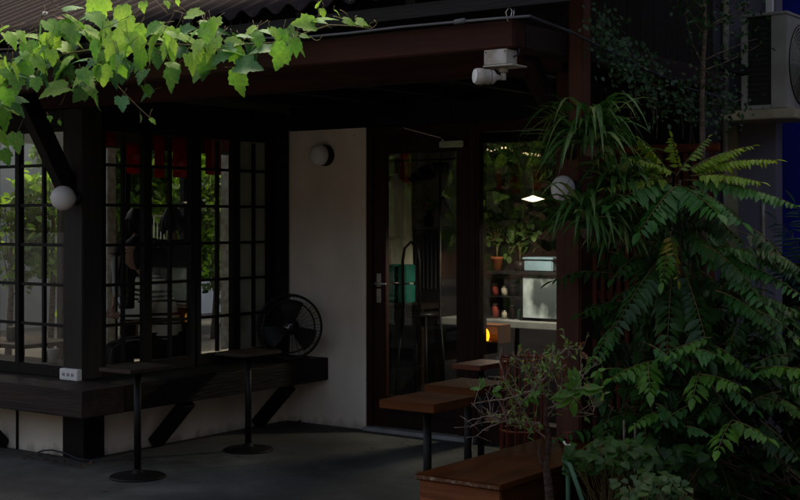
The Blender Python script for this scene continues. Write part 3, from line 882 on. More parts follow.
# junction box with swivelling white lamp head under the eaves corner
jc = on_y(495, 57, -0.80)
jx = empty('eaves_spotlight', (jc.x, jc.y, 2.24), 'white box with a stubby white spotlight below the eaves corner', 'lamp')
bx0 = on_y(484, 57, -0.85).x; bx1 = on_y(507, 57, -0.85).x
MB().box(bx0, bx1, -0.852, -0.765, 2.172, 2.2365, bev=.003).build('junction_box', m_white_old, jx)
MB().box(bx0 - .003, bx1 + .03, -0.855, -0.735, 2.165, 2.1715, bev=.001).build('base_plate', m_white_old, jx)
cc = Vector(((bx0 + bx1) / 2 + .015, -0.81, 2.165))
MB().tube([cc, cc - Vector((0, 0, .022))], .020, 14).tube([cc - Vector((0, 0, .02)), cc - Vector((0, 0, .055))], .012, 12).build('swivel', m_white_old, jx)
hd = (-RV * 0.95 - FV * 0.3 + Vector((0, 0, 0.02))).normalized()
MB().lathe([(.010, -.005), (.012, .02), (.026, .035), (.031, .042), (.033, .085), (.035, .088), (.034, .115), (.026, .118), (.0, .112)], cc - Vector((0, 0, .045)) + hd * .008, 24, dirv=hd).build('head', m_white_old, jx)

MB().lathe([(.0265, 0), (.0295, .001), (.0295, .004), (.0265, .005)], cc - Vector((0, 0, .045)) + hd * .126, 24, dirv=hd).build('lens_rim', m_lampgrey, jx)
MB().lathe([(.0335, 0), (.0352, .0008), (.0335, .0016)], cc - Vector((0, 0, .045)) + hd * .062, 24, dirv=hd).build('seam', m_blackpl, jx)
for sx in (bx0 + .010, bx1 - .010):
    MB().lathe([(.003, 0), (.003, .0015), (0, .0018)], (sx, -0.8522, 2.226), 10, dirv=(0, -1, 0)).build('screw', m_blackmet, jx)
MB().tube([((bx0 + bx1) / 2 + .04, -.80, 2.2), (bx1 + .02, -.79, 2.215), (bx1 + .03, -.80, 2.238)], .004, 6).build('flex', m_cable_d, jx)

# ================================================================== SOCKET
so = empty('power_socket', (-0.09, -0.02, 0.505), 'white three hole power socket standing on the ledge by the corner post', 'socket')
a = on_y(61, 372, -0.03); b_ = on_y(79, 372, -0.03)
MB().box(a.x, b_.x, -0.045, -0.003, 0.503, 0.575, bev=.005).build('housing', m_white, so)
for i in range(3):
    xx = a.x + (b_.x - a.x) * (0.25 + .25 * i)
    q = MB().box(xx - .010, xx - .006, -0.0475, -0.0455, 0.530, 0.548).box(xx + .004, xx + .008, -0.0475, -0.0455, 0.530, 0.548)
    q.build('outlet', m_blackpl, so)

# ================================================================== FAN on the ledge end
fc = Vector((0.20, 1.66, 0.505 + 0.245))
fc = on_y(290, 313, 1.70); fc.z = 0.505 + 0.238
fan = empty('electric_fan', (fc.x, fc.y, 0.505), 'round black electric fan leaning at the end of the ledge', 'fan')
fn = Vector((0.55, -0.83, 0.08)).normalized()
R = 0.232
cg = MB().torus(fc + fn * .03, R, .009, fn, 56, 8).torus(fc - fn * .05, R * .97, .006, fn, 56, 6)
cg.torus(fc + fn * .055, R * .80, .006, fn, 48, 6).torus(fc + fn * .075, R * .22, .005, fn, 30, 6)
Q = Vector((0, 0, 1)).rotation_difference(fn)
for k in range(56):
    a_ = 2 * pi * k / 56
    e = Q @ Vector((cos(a_), sin(a_), 0)); e2 = Q @ Vector((cos(a_ + .35), sin(a_ + .35), 0))
    cg.tube([fc + fn * .03 + e * R, fc + fn * .055 + e * R * .80, fc + fn * .072 + (e.lerp(e2, .6)) * R * .5, fc + fn * .078 + e2 * R * .18], .0016, 4, cap=False)
    if k % 2 == 0:
        cg.tube([fc + fn * .03 + e * R, fc - fn * .03 + e * R * .99, fc - fn * .07 + e * R * .6, fc - fn * .08 + e * R * .15], .0018, 4, cap=False)
cg.build('cage', m_blackmet, fan)
MB().lathe([(.05, .0), (.05, .008), (.02, .016), (0, .017)], fc + fn * .072, 24, dirv=fn).build('hub_cap', m_blackpl, fan)
bl = MB()
for k in range(3):
    a_ = k * 2 * pi / 3
    vs = []; nr = 6
    for i in range(nr + 1):
        rr = .04 + (R * .86 - .04) * i / nr
        for j in range(5):
            s_ = (j / 4 - .5) * (1.15 - .25 * i / nr)
            pnt = Vector((rr * cos(a_ + s_), rr * sin(a_ + s_), .03 * (j / 4 - .5)))
            vs.append(fc + Q @ pnt)
    fs = [(i * 5 + j, i * 5 + j + 1, (i + 1) * 5 + j + 1, (i + 1) * 5 + j) for i in range(nr) for j in range(4)]
    bl.add(vs, fs, 0, True)
bl.build('blades', m_blackpl, fan)
lg_ = MB()
Xf = Q @ Vector((1, 0, 0)); Yf = Q @ Vector((0, 1, 0))
Xs = RV - fn * RV.dot(fn); Xs.normalize(); Ys = fn.cross(Xs)
if Ys.z < 0: Ys = -Ys
o_ = fc + fn * .0905
for (a1, b1, w1) in (((-.018, -.002), (-.004, -.010), .005), ((-.004, -.010), (.004, .012), .006), ((.006, .013), (.026, .020), .004), ((-.028, .0), (-.020, .001), .003)):
    lg_.bar(o_ + Xs * a1[0] + Ys * a1[1], o_ + Xs * b1[0] + Ys * b1[1], w1, .0015, up=fn)
lg_.build('emblem', m_white, fan)
for s_ in (-1, 1):
    MB().tube([fc - fn * .05 + Xs * .10 * s_ - Vector((0, 0, .2)), Vector((fc.x, fc.y, .511)) + Xs * .14 * s_ + fn * .06, Vector((fc.x, fc.y, .511)) + Xs * .14 * s_ - fn * .12], .008, 8).build('foot', m_blackmet, fan)
MB().lathe([(.0, -.14), (.05, -.13), (.06, -.09), (.06, -.06)], fc, 20, dirv=fn).build('motor', m_blackpl, fan)

# ================================================================== TABLES
def table(loc, label, mt, sx, sy, th=0.035, base=0.165, group='small square pedestal tables on the porch', zt=.655):
    o = empty('side_table', loc, label, 'table', group)
    x, y = loc[0], loc[1]
    MB().box(x - sx / 2, x + sx / 2, y - sy / 2, y + sy / 2, zt - th, zt, bev=.003).build('tabletop', mt, o)
    MB().tube([(x, y, .015), (x, y, zt - th)], .021, 16).build('pole', m_blackmet, o)
    MB().lathe([(base, .001), (base, .008), (base * .95, .013), (.05, .020), (.03, .035), (.022, .05)], (x, y, 0), 36).build('base', m_blackmet, o)
    MB().box(x - .07, x + .07, y - .07, y + .07, zt - th - .006, zt - th - .001).build('bracket', m_blackmet, o)
    return o


T1 = table((0.687, -0.174, 0), 'dark topped pedestal table nearest the street, beside the corner post', m_table_dark, 0.27, 0.36, .022)
copy_thing(T1, (0.61, 0.878, 0), 'dark topped pedestal table further back, in front of the fan')
T3 = table((2.85, -0.30, 0), 'orange brown pedestal table standing behind the low box bench', m_table, 0.32, 0.36, .042)
p4 = at(468, 400, 6.9)
copy_thing(T3, (p4.x, p4.y, 0), 'orange brown pedestal table just behind another, next to the twiggy shrub')
p5 = at(481, 400, 7.9)
T5 = table((p5.x, p5.y, 0), 'red brown table below the amber lamp, furthest back by the shop window', m_table_red, 0.20, 0.34, .03)

# ================================================================== BOX BENCH
bb = empty('box_bench', (3.4, -0.4, 0), 'worn orange brown wooden box bench in the foreground', 'bench')
bx = MB()
bw = 0.142
for k in range(1):
    xa = 3.185
    bx.box(xa, 3.62, -0.885, 0.30, 0.392, 0.418, bev=.003)
bx.build('seat', m_bench, bb)
MB().box(3.20, 3.605, -0.870, -0.850, 0.0, 0.391, bev=.002).build('front_panel', m_bench_f, bb)
MB().box(3.200, 3.220, -0.849, 0.28, 0.0, 0.391, bev=.002).build('side_panel', m_bench, bb)
MB().box(3.585, 3.605, -0.849, 0.28, 0.0, 0.391, bev=.002).build('side_panel', m_bench, bb)
tr = MB().box(3.190, 3.615, -0.8895, -0.8855, 0.398, 0.412)
tr.build('edge_trim', mat('chipped_metal_edge', (0.30, 0.22, 0.16), 0.6, (0.10, 0.04, 0.02), 45, lo=.50, hi=.66), bb)

# ================================================================== CABLES
cab = [on_y(px, py, -0.90) for px, py in ((-60, 52), (60, 47), (140, 43), (200, 39), (300, 37.5), (350, 33), (400, 27), (455, 22), (495, 18.5), (530, 16))]
MB().tube(cab, .0055, 8).lathe([(.011, 0), (.011, .05)], on_y(455, 22, -.905), 10, dirv=(1, 0, 0.05)).build('eaves_cable', m_cable, label='pale grey cable strung along the eaves beam', cat='cable')
cab2 = [on_y(530, 16, -0.90), on_x(573, 33, 3.77), on_x(600, 47, 3.77), on_x(640, 66, 3.77), on_x(690, 89, 3.77), on_x(735, 102, 3.77)]
MB().tube(cab2, .0065, 8).build('side_cable', m_cable_d, label='dark cable sagging back along the side of the porch', cat='cable')
hk = on_y(508, 12, -0.90)
MB().tube([hk + Vector((0, 0, -.04)), hk + Vector((-.01, 0, 0)), hk + Vector((.005, 0, .02)), hk + Vector((.02, 0, .005)), hk + Vector((.012, 0, -.03)), hk + Vector((.028, 0, -.015)), hk + Vector((.03, 0, .012))], .0025, 6).build('wire_hook', m_silver, label='little bent wire hook on the cable above the white box', cat='hook')
for px in (240.5, 249.5, 231):
    a = on_y(px, 21, -.86); b_ = on_y(px, 40, -.86)
    MB().tube([a, b_], .0035, 6).build('roof_hook', m_cable, label='thin pale rod hanging between the roof edge and the eaves beam', cat='rod', group='thin rods below the roof edge')

# ================================================================== VINE
vine = empty('grape_vine', on_y(60, 60, -1.05), 'bright green grape vine trailing along the corrugated roof edge', 'vine')
vl = MB(); vs_ = MB()


def vleaf(px, py, size, tone, yy=None, ang=None, tilt=None):
    y = yy if yy is not None else random.uniform(-1.28, -0.98)
    p = on_y(px, py, y)
    t = (p - CAM).dot(FV)
    ln = size * .80 * t / FPX
    a = radians(ang) if ang is not None else random.uniform(-pi * 0.85, -pi * 0.15)
    # direction in the plane seen by the street: angle measured from right, up positive
    d = RV * cos(a) + Vector((0, 0, 1)) * sin(a) * random.uniform(.6, 1) + FV * random.uniform(-.6, .3)
    k = tilt if tilt is not None else random.choice((random.uniform(.6, 1.4), random.uniform(1.6, 4.0), random.uniform(2.0, 4.5)))
    n = (-FV + Vector((0, 0, 1)) * k + RV * random.uniform(-.5, .5))
    mi = {'b': 0, 'm': 1, 'd': 2, 'r': 3}[tone]
    base = p - d.normalized() * ln * .45
    leaf(vl, base, d, n, ln, GRAPE, mi, wid=random.uniform(.8, 1.1), fold=random.uniform(-.15, .35), curl=random.uniform(.05, .65))
    # petiole
    e = base - d.normalized() * ln * random.uniform(.3, .7) + Vector((random.uniform(-.02, .02), random.uniform(0, .04), random.uniform(.0, .04)))
    vs_.tube(bez(base, (base + e) / 2 + rv(.015), e, 4), .0013, 4)


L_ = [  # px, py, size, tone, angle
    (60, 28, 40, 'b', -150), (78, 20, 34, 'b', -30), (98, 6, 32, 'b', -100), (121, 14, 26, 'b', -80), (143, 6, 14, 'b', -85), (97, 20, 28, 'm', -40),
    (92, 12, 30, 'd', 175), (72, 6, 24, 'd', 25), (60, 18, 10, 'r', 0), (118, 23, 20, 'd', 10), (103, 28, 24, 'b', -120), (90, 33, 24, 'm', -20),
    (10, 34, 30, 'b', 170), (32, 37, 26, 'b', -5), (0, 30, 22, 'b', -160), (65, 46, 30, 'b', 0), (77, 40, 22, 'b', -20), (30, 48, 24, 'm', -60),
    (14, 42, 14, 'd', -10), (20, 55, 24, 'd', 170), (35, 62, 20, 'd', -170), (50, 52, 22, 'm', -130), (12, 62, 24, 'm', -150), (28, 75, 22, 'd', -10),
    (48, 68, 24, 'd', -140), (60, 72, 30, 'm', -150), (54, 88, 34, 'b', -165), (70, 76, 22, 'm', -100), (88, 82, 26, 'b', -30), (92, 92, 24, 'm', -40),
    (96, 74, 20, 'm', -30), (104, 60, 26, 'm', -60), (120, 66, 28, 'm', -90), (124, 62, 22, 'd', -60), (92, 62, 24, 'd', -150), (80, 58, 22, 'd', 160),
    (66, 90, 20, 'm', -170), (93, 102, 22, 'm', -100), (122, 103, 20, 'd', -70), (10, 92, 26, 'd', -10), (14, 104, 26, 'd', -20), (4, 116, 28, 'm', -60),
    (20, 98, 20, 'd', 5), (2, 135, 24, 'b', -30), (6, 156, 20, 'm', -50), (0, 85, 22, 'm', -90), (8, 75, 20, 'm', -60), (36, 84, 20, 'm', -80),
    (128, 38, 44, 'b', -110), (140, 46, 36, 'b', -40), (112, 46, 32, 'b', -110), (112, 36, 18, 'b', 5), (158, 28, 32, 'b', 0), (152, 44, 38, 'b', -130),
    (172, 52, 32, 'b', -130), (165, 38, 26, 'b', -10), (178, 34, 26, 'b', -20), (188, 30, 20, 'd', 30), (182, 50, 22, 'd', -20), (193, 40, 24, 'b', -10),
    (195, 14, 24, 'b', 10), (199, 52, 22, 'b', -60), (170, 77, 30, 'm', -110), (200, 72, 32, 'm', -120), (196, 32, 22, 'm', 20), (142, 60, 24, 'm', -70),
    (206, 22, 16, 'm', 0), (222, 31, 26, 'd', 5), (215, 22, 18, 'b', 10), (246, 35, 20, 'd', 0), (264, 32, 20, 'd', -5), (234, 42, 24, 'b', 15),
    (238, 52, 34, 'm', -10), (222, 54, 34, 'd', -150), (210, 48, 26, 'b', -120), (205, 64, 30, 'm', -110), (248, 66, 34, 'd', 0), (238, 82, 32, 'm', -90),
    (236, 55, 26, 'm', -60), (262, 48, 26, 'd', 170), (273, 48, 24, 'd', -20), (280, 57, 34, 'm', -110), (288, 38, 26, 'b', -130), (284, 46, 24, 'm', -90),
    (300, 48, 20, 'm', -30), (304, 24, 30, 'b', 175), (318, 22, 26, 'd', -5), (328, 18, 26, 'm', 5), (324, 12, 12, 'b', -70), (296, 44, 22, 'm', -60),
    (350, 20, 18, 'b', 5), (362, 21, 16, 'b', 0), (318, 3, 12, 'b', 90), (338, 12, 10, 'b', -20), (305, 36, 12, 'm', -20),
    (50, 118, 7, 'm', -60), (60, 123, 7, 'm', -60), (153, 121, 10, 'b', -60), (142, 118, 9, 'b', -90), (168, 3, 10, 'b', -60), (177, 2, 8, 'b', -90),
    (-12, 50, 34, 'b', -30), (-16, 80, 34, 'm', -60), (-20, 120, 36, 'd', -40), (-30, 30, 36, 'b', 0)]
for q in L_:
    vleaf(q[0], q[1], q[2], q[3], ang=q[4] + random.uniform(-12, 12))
for k in range(44):     # deeper leaves behind the front ones
    px = random.uniform(-10, 150) if k < 34 else random.uniform(150, 260)
    py = random.uniform(40, 95) if k < 34 else random.uniform(35, 60)
    vleaf(px, py, random.uniform(16, 26), random.choice('mdd'), yy=random.uniform(-1.05, -0.93))
for k in range(56):     # young leaves lying over the others
    px = random.uniform(-10, 215); lo = 22 + max(0, 40 - px) * .5
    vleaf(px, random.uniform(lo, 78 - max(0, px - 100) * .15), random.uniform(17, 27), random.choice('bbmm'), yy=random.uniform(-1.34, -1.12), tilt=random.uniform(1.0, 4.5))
for k in range(8):
    vleaf(random.uniform(205, 300), random.uniform(30, 55), random.uniform(14, 24), random.choice('bmm'), yy=random.uniform(-1.25, -1.1), tilt=random.uniform(1.5, 4))
for k in range(8):
    vleaf(random.uniform(-10, 30), random.uniform(70, 150), random.uniform(18, 27), random.choice('bmm'), yy=random.uniform(-1.3, -1.1))
main = [on_y(px, py, y) for px, py, y in ((-40, 75, -1.1), (0, 66, -1.08), (40, 58, -1.05), (90, 50, -1.05), (130, 44, -1.05), (170, 44, -1.05), (210, 46, -1.05), (250, 44, -1.03), (285, 42, -1.03), (305, 33, -1.03), (330, 25, -1.03), (355, 26, -1.03), (372, 29, -1.03))]
vs_.tube(main, [.006 - .0003 * i for i in range(13)], 6)
for a_, b_, c__ in (((118, 86), (135, 105), (155, 122)), ((60, 60), (72, 90), (60, 105)), ((150, 44), (160, 60), (165, 50)), ((318, 26), (319, 12), (318, 1)), ((240, 60), (262, 52), (275, 44)), ((100, 30), (150, 10), (170, -20)),
                   ((170, 58), (170, 66), (171, 72)), ((190, 54), (192, 66), (187, 70)), ((176, 60), (174, 70), (180, 62)), ((150, -5), (160, 5), (169, 15)), ((10, 70), (12, 100), (6, 125)), ((30, 30), (55, 5), (60, -20)),
                   ((165, -2), (178, 5), (187, 12)), ((310, 36), (318, 45), (322, 36)), ((372, 28), (380, 24), (374, 20)), ((372, 28), (366, 24), (374, 22)), ((340, 10), (346, 12), (348, 16)), ((75, 85), (80, 92), (84, 97)), ((72, 86), (78, 84), (82, 86))):
    yy = random.uniform(-1.12, -1.02)
    vs_.tube(bez(on_y(*a_, yy), on_y(*b_, yy), on_y(*c__, yy), 8), .0018, 5)
vl.build('foliage', [m_vine_b, m_vine_m, m_vine_d, m_vein], vine)
vs_.build('stem', m_vinestem, vine)
wp = on_y(45, 16, -0.94)
MB().lathe([(0, 0), (.012, .004), (.016, .012), (.012, .022), (0, .026)], wp, 10).build('fallen_petal', m_paper, label='small white blossom lying on the corrugated roof', cat='blossom')

# ================================================================== HANGING SPIDER PLANTS
def spider(px, py, t, spread, n, label, seed, up=1.0, hang=True, pot=True):
    random.seed(seed)
    c = at(px, py, t)
    o = empty('spider_plant', c, label, 'plant', 'hanging spider plants on the porch post')
    mb = MB()
    for i in range(n):
        a = random.uniform(0, 2 * pi)
        ln = spread * random.uniform(.55, 1.1)
        el = random.uniform(.3, 2.3) * up
        d = Vector((cos(a), sin(a), 0))
        b0 = c + d * random.uniform(0, .03) + Vector((0, 0, random.uniform(-.02, .03)))
        p1 = b0 + d * ln * .45 + Vector((0, 0, ln * .5 * el))
        p2 = b0 + d * ln * random.uniform(.8, 1.05) - Vector((0, 0, ln * random.uniform(-.65, .55)))
        pts = bez(b0, p1, p2, 9)
        w = random.uniform(.008, .0135)
        vsx = []; fsx = []
        for k, p in enumerate(pts):
            dd = (pts[min(k + 1, 8)] - pts[max(k - 1, 0)]).normalized()
            s = dd.cross(Vector((0, 0, 1)))
            if s.length < .05: s = dd.cross(Vector((1, 0, 0)))
            s.normalize(); u = s.cross(dd)
            ww = w * (0.55 + 1.0 * sin(pi * min(1, .15 + .8 * k / 8))) * (1 - (k / 8) ** 3)
            vsx += [p - s * ww + u * ww * .4, p, p + s * ww + u * ww * .4]
        for k in range(8):
            fsx += [(k * 3, k * 3 + 1, k * 3 + 4, k * 3 + 3), (k * 3 + 1, k * 3 + 2, k * 3 + 5, k * 3 + 4)]
        mb.add(vsx, fsx, 0 if random.random() < .72 else 1, True)
    mb.build('foliage', [m_spider, m_spider_y], o)
    if pot:
        MB().lathe([(0, -.045), (.022, -.038), (.034, -.015), (.034, .005), (.02, .02), (0, .024)], c + Vector((0, 0, -.01)), 16).build('root_ball', m_bark, o)
    return o, c


s1, c1 = spider(590, 145, 5.85, .34, 120, 'large spider plant hanging by a wire in front of the post top', 3)
s2, c2 = spider(588, 228, 6.05, .27, 120, 'smaller spider plant fixed lower on the post, over its red wood', 8)
s4, c4 = spider(620, 188, 6.15, .26, 80, 'tangled spider plant between the upper and lower ones, right of the white lamp', 19)
s3, c3 = spider(620, 236, 6.25, .27, 110, 'wispy spider plant right of the post, against the fern tree', 9)
w0 = cab2[1]
MB().tube([w0, w0 + Vector((0, 0, -.08)), at(569, 68, 5.85), at(568, 85, 5.85), c1 + Vector((-.05, -.03, -.02))], .0016, 5).tube([at(570, 68, 5.85), c1 + Vector((.05, -.01, -.02))], .0012, 5).tube([at(569, 70, 5.85), c1 + Vector((-.07, .03, -.02))], .0012, 5).build('hanging_wire', m_cable_d, label='thin wire holding the large hanging plant', cat='wire')

# ================================================================== FERN-LEAVED TREE on the right
random.seed(21)
fk = empty('fern_leaved_tree', (3.95, 0.75, 0.08), 'young tree with long arching pinnate fronds, yellow green on top', 'tree')
fm = MB(); st = MB()
FR = [  # (x0,y0,x1,y1,t0,t1,nl,ll,mat)
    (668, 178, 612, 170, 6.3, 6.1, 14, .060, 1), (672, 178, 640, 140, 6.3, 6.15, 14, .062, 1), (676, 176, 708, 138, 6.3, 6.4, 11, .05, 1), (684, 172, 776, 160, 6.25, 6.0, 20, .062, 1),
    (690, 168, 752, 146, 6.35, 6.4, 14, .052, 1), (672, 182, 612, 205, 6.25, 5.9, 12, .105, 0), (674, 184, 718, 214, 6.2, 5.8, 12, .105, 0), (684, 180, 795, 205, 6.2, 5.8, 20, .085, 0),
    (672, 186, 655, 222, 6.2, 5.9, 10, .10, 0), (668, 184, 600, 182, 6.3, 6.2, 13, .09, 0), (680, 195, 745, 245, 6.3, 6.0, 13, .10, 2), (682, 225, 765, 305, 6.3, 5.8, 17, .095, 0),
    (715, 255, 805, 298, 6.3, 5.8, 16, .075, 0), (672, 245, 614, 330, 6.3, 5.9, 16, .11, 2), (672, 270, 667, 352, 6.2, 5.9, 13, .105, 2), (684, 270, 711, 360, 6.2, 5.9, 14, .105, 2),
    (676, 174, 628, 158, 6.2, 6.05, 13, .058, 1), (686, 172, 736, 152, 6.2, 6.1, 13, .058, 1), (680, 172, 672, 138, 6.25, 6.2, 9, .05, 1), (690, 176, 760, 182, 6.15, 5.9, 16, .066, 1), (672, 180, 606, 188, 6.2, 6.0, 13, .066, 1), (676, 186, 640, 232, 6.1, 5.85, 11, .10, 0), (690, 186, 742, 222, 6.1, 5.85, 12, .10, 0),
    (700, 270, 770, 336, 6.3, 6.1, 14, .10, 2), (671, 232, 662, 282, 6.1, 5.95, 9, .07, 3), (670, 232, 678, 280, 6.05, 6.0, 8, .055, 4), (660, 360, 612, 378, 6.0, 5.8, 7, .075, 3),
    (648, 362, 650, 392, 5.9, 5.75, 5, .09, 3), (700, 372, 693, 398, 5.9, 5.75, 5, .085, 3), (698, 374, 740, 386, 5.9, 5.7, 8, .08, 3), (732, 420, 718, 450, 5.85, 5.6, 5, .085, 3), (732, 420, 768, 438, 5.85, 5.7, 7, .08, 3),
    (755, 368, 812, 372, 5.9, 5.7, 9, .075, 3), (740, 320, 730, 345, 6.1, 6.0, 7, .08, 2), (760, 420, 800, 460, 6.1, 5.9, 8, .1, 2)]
for (xa, ya, xb, yb, ta, tb, nl, ll, mi) in FR:
    mi = {0: 0, 1: 1, 2: 2, 3: 3, 4: 4}[mi]
    drp = 0.75 if mi == 1 else (.55 if mi != 3 else .7)
    frond(fm, at(xa, ya, ta), at(xb, yb, tb), int(nl * (1.1 if mi in (0, 2) else 1)), ll * 1.1, ll * {0: .58, 1: .50, 2: .55, 3: .60, 4: .45}[mi], mi, 5, arch=.10, droop=drp, start=.10)
for k in range(26):
    px = random.uniform(600, 800); py = random.uniform(335, 450); a = random.choice((-1, 1)) * random.uniform(14, 44)
    t = random.uniform(5.75, 6.0)
    frond(fm, at(px, py, t + .1), at(px + a, py + random.uniform(4, 24), t), random.randint(4, 6), random.uniform(.06, .085), .042, random.choice((3, 0, 0, 2)), 5, arch=.15, droop=.6, fwd=.7)
for k in range(16):
    px = random.uniform(700, 760); py = random.uniform(225, 320); t = random.uniform(6.0, 6.4)
    frond(fm, at(px, py, t), at(px + random.uniform(35, 62), py + random.uniform(12, 45), t - .2), random.randint(10, 14), random.uniform(.07, .095), .042, random.choice((0, 2)), 5, arch=.18, droop=.5, fwd=.6)
trunk_top = at(680, 180, 6.3)
tp = [Vector((3.98, 0.78, .05)), at(676, 400, 6.35), at(668, 300, 6.35), at(678, 240, 6.3), trunk_top]
st.tube(bez(tp[0], tp[2], tp[4], 14), [.017 - .0007 * i for i in range(14)], 8)
branches = []
for k in range(7):
    b0 = bez(tp[0], tp[2], tp[4], 14)[3 + k]
    e = at(random.uniform(630, 800), random.uniform(200, 430), random.uniform(6.0, 6.8))
    st.tube(bez(b0, (b0 + e) / 2 + Vector((0, 0, .12)), e, 8), [.007 - .0007 * i for i in range(8)], 6)
    branches.append(e)
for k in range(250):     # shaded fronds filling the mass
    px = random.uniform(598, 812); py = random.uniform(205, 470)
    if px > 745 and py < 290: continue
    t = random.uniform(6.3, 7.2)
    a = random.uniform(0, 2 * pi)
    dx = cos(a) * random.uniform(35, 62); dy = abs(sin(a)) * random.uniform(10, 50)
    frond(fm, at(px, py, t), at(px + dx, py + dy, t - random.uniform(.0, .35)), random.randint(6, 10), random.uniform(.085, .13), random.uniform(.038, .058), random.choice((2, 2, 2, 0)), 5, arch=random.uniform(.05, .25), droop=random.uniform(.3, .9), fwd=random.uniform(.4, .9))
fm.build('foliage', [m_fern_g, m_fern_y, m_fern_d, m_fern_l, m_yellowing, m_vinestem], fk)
st.build('trunk', m_bark, fk)

# second fern-like shrub low at right
random.seed(33)
f2 = empty('shade_shrub', (4.6, 0.9, 0.08), 'dark leafy shrub filling the lower right corner under the fern tree', 'shrub')
fm = MB(); st = MB()
for k in range(230):
    px = random.uniform(640, 830); py = random.uniform(340, 500)
    t = random.uniform(6.15, 6.9)
    p = at(px, py, t)
    if k % 5 == 0: st.tube(bez((4.6 + random.uniform(-.4, .4), .9 + random.uniform(-.3, .3), .08), (p + Vector((0, 0, -.2))), p, 7), .005, 5)
    for j in range(6):
        a = random.uniform(0, 2 * pi)
        d = Vector((cos(a), sin(a), random.uniform(-.5, .2)))
        leaf(fm, p + d * .01, d, Vector((0, 0, 1)) + rv(.4), random.uniform(.05, .09), OVAL, 0, wid=1.0)
fm.build('foliage', [m_fern_d], f2)
st.build('stem', m_bark, f2)

# blue green palm at the right edge
random.seed(5)
pm = empty('potted_palm', (4.55, 1.25, 0.09), 'blue green palm with comb like fronds at the right edge by the blue wall', 'palm')
fm = MB(); st = MB()
pb = Vector((4.75, 1.35, .09))
st.tube([pb, pb + Vector((0, 0, .5)), pb + Vector((-.02, 0, .95))], [.03, .025, .02], 8)
top = pb + Vector((-.02, 0, .95))
for (px, py, t, px2, py2, t2) in ((835, 330, 6.8, 778, 222, 6.6), (840, 335, 6.7, 796, 205, 6.5), (838, 335, 6.7, 768, 262, 6.6), (838, 330, 6.8, 815, 190, 6.8)):
    a = at(px, py, t); b_ = at(px2, py2, t2)
    st.tube(bez(top, (top + a) / 2, a, 6), .006, 5)
    frond(fm, a, b_, 26, .15, .016, 0, 1, arch=.22, droop=.35, start=.05, fwd=.35)
fm.build('foliage', [m_blueleaf, m_vinestem], pm)
st.build('trunk', m_bark, pm)

# ivy-like climber on the gable and behind the side cable
random.seed(14)
iv = empty('climbing_creeper', (3.7, 1.0, 2.3), 'dark small leaved creeper hanging along the side beam below the cable', 'creeper')
fm = MB(); st = MB()
path = [(600, 20), (606, 36), (614, 56), (632, 62), (640, 78), (660, 88), (680, 98), (700, 102), (722, 106), (740, 100)]
for i in range(len(path) - 1):
    for k in range(120):
        u = random.random()
        px = path[i][0] + (path[i + 1][0] - path[i][0]) * u + random.gauss(0, 11)
        py = path[i][1] + (path[i + 1][1] - path[i][1]) * u + random.gauss(0, 13)
        p = on_x(px, py, random.uniform(3.68, 3.85))
        leaf(fm, p, rv() + Vector((0, 0, -.5)), rv(.6) + Vector((.6, -.5, .6)), random.uniform(.016, .030), OVAL, 0, wid=1.0)
st.tube([on_x(px, py, 3.70) for px, py in path], .004, 5)
for k in range(10):
    a = on_x(random.uniform(620, 720), random.uniform(70, 100), 3.72)
    st.tube(bez(a, a + Vector((.02, .05, -.1)), a + Vector((.03, random.uniform(-.1, .2), -random.uniform(.15, .35))), 6), .002, 4)
fm.build('foliage', m_ivy, iv); st.build('stem', m_bark, iv)

# slender tree with bare thin trunk at upper right
random.seed(15)
tk = empty('slender_tree', (3.85, 1.5, 0), 'slender tree with a thin bare trunk and sparse twigs before the air conditioner', 'tree')
st = MB(); fm = MB()
P = lambda px, py: on_x(px, py, 3.85)
base = P(706, 100); base.z = 0.08
st.tube([base, P(703, 200), P(702, 105), P(703, 60), P(705, 30), P(704, -20), P(708, -90)], [.020, .018, .014, .0125, .012, .010, .007], 8)
for a_, b_, c__ in (((702, 25), (688, 18), (672, 6)), ((702, 32), (692, 20), (684, 15)), ((686, 16), (690, 50), (698, 80)), ((712, 24), (735, 14), (772, -4)), ((712, 24), (722, 20), (745, 2)), ((704, 28), (725, 22), (755, 8)), ((705, 60), (735, 45), (765, 38)), ((704, 70), (730, 62), (748, 46)), ((704, 10), (690, -4), (680, -20)), ((684, 15), (692, 8), (698, -4))):
    a, b_, c__ = P(*a_), P(*b_), P(*c__)
    pts = bez(a, b_, c__ + Vector((random.uniform(-.1, .1), 0, 0)), 8)
    st.tube(pts, [.0045 - .0004 * i for i in range(8)], 5)
    for k in range(40):
        p = random.choice(pts[1:]) + rv(.08)
        leaf(fm, p, rv() + Vector((0, 0, -.3)), rv(.5) + Vector((0, 0, 1)), random.uniform(.016, .034), OVAL, 0)
fm.build('foliage', m_ivy, tk); st.build('trunk', m_bark, tk)

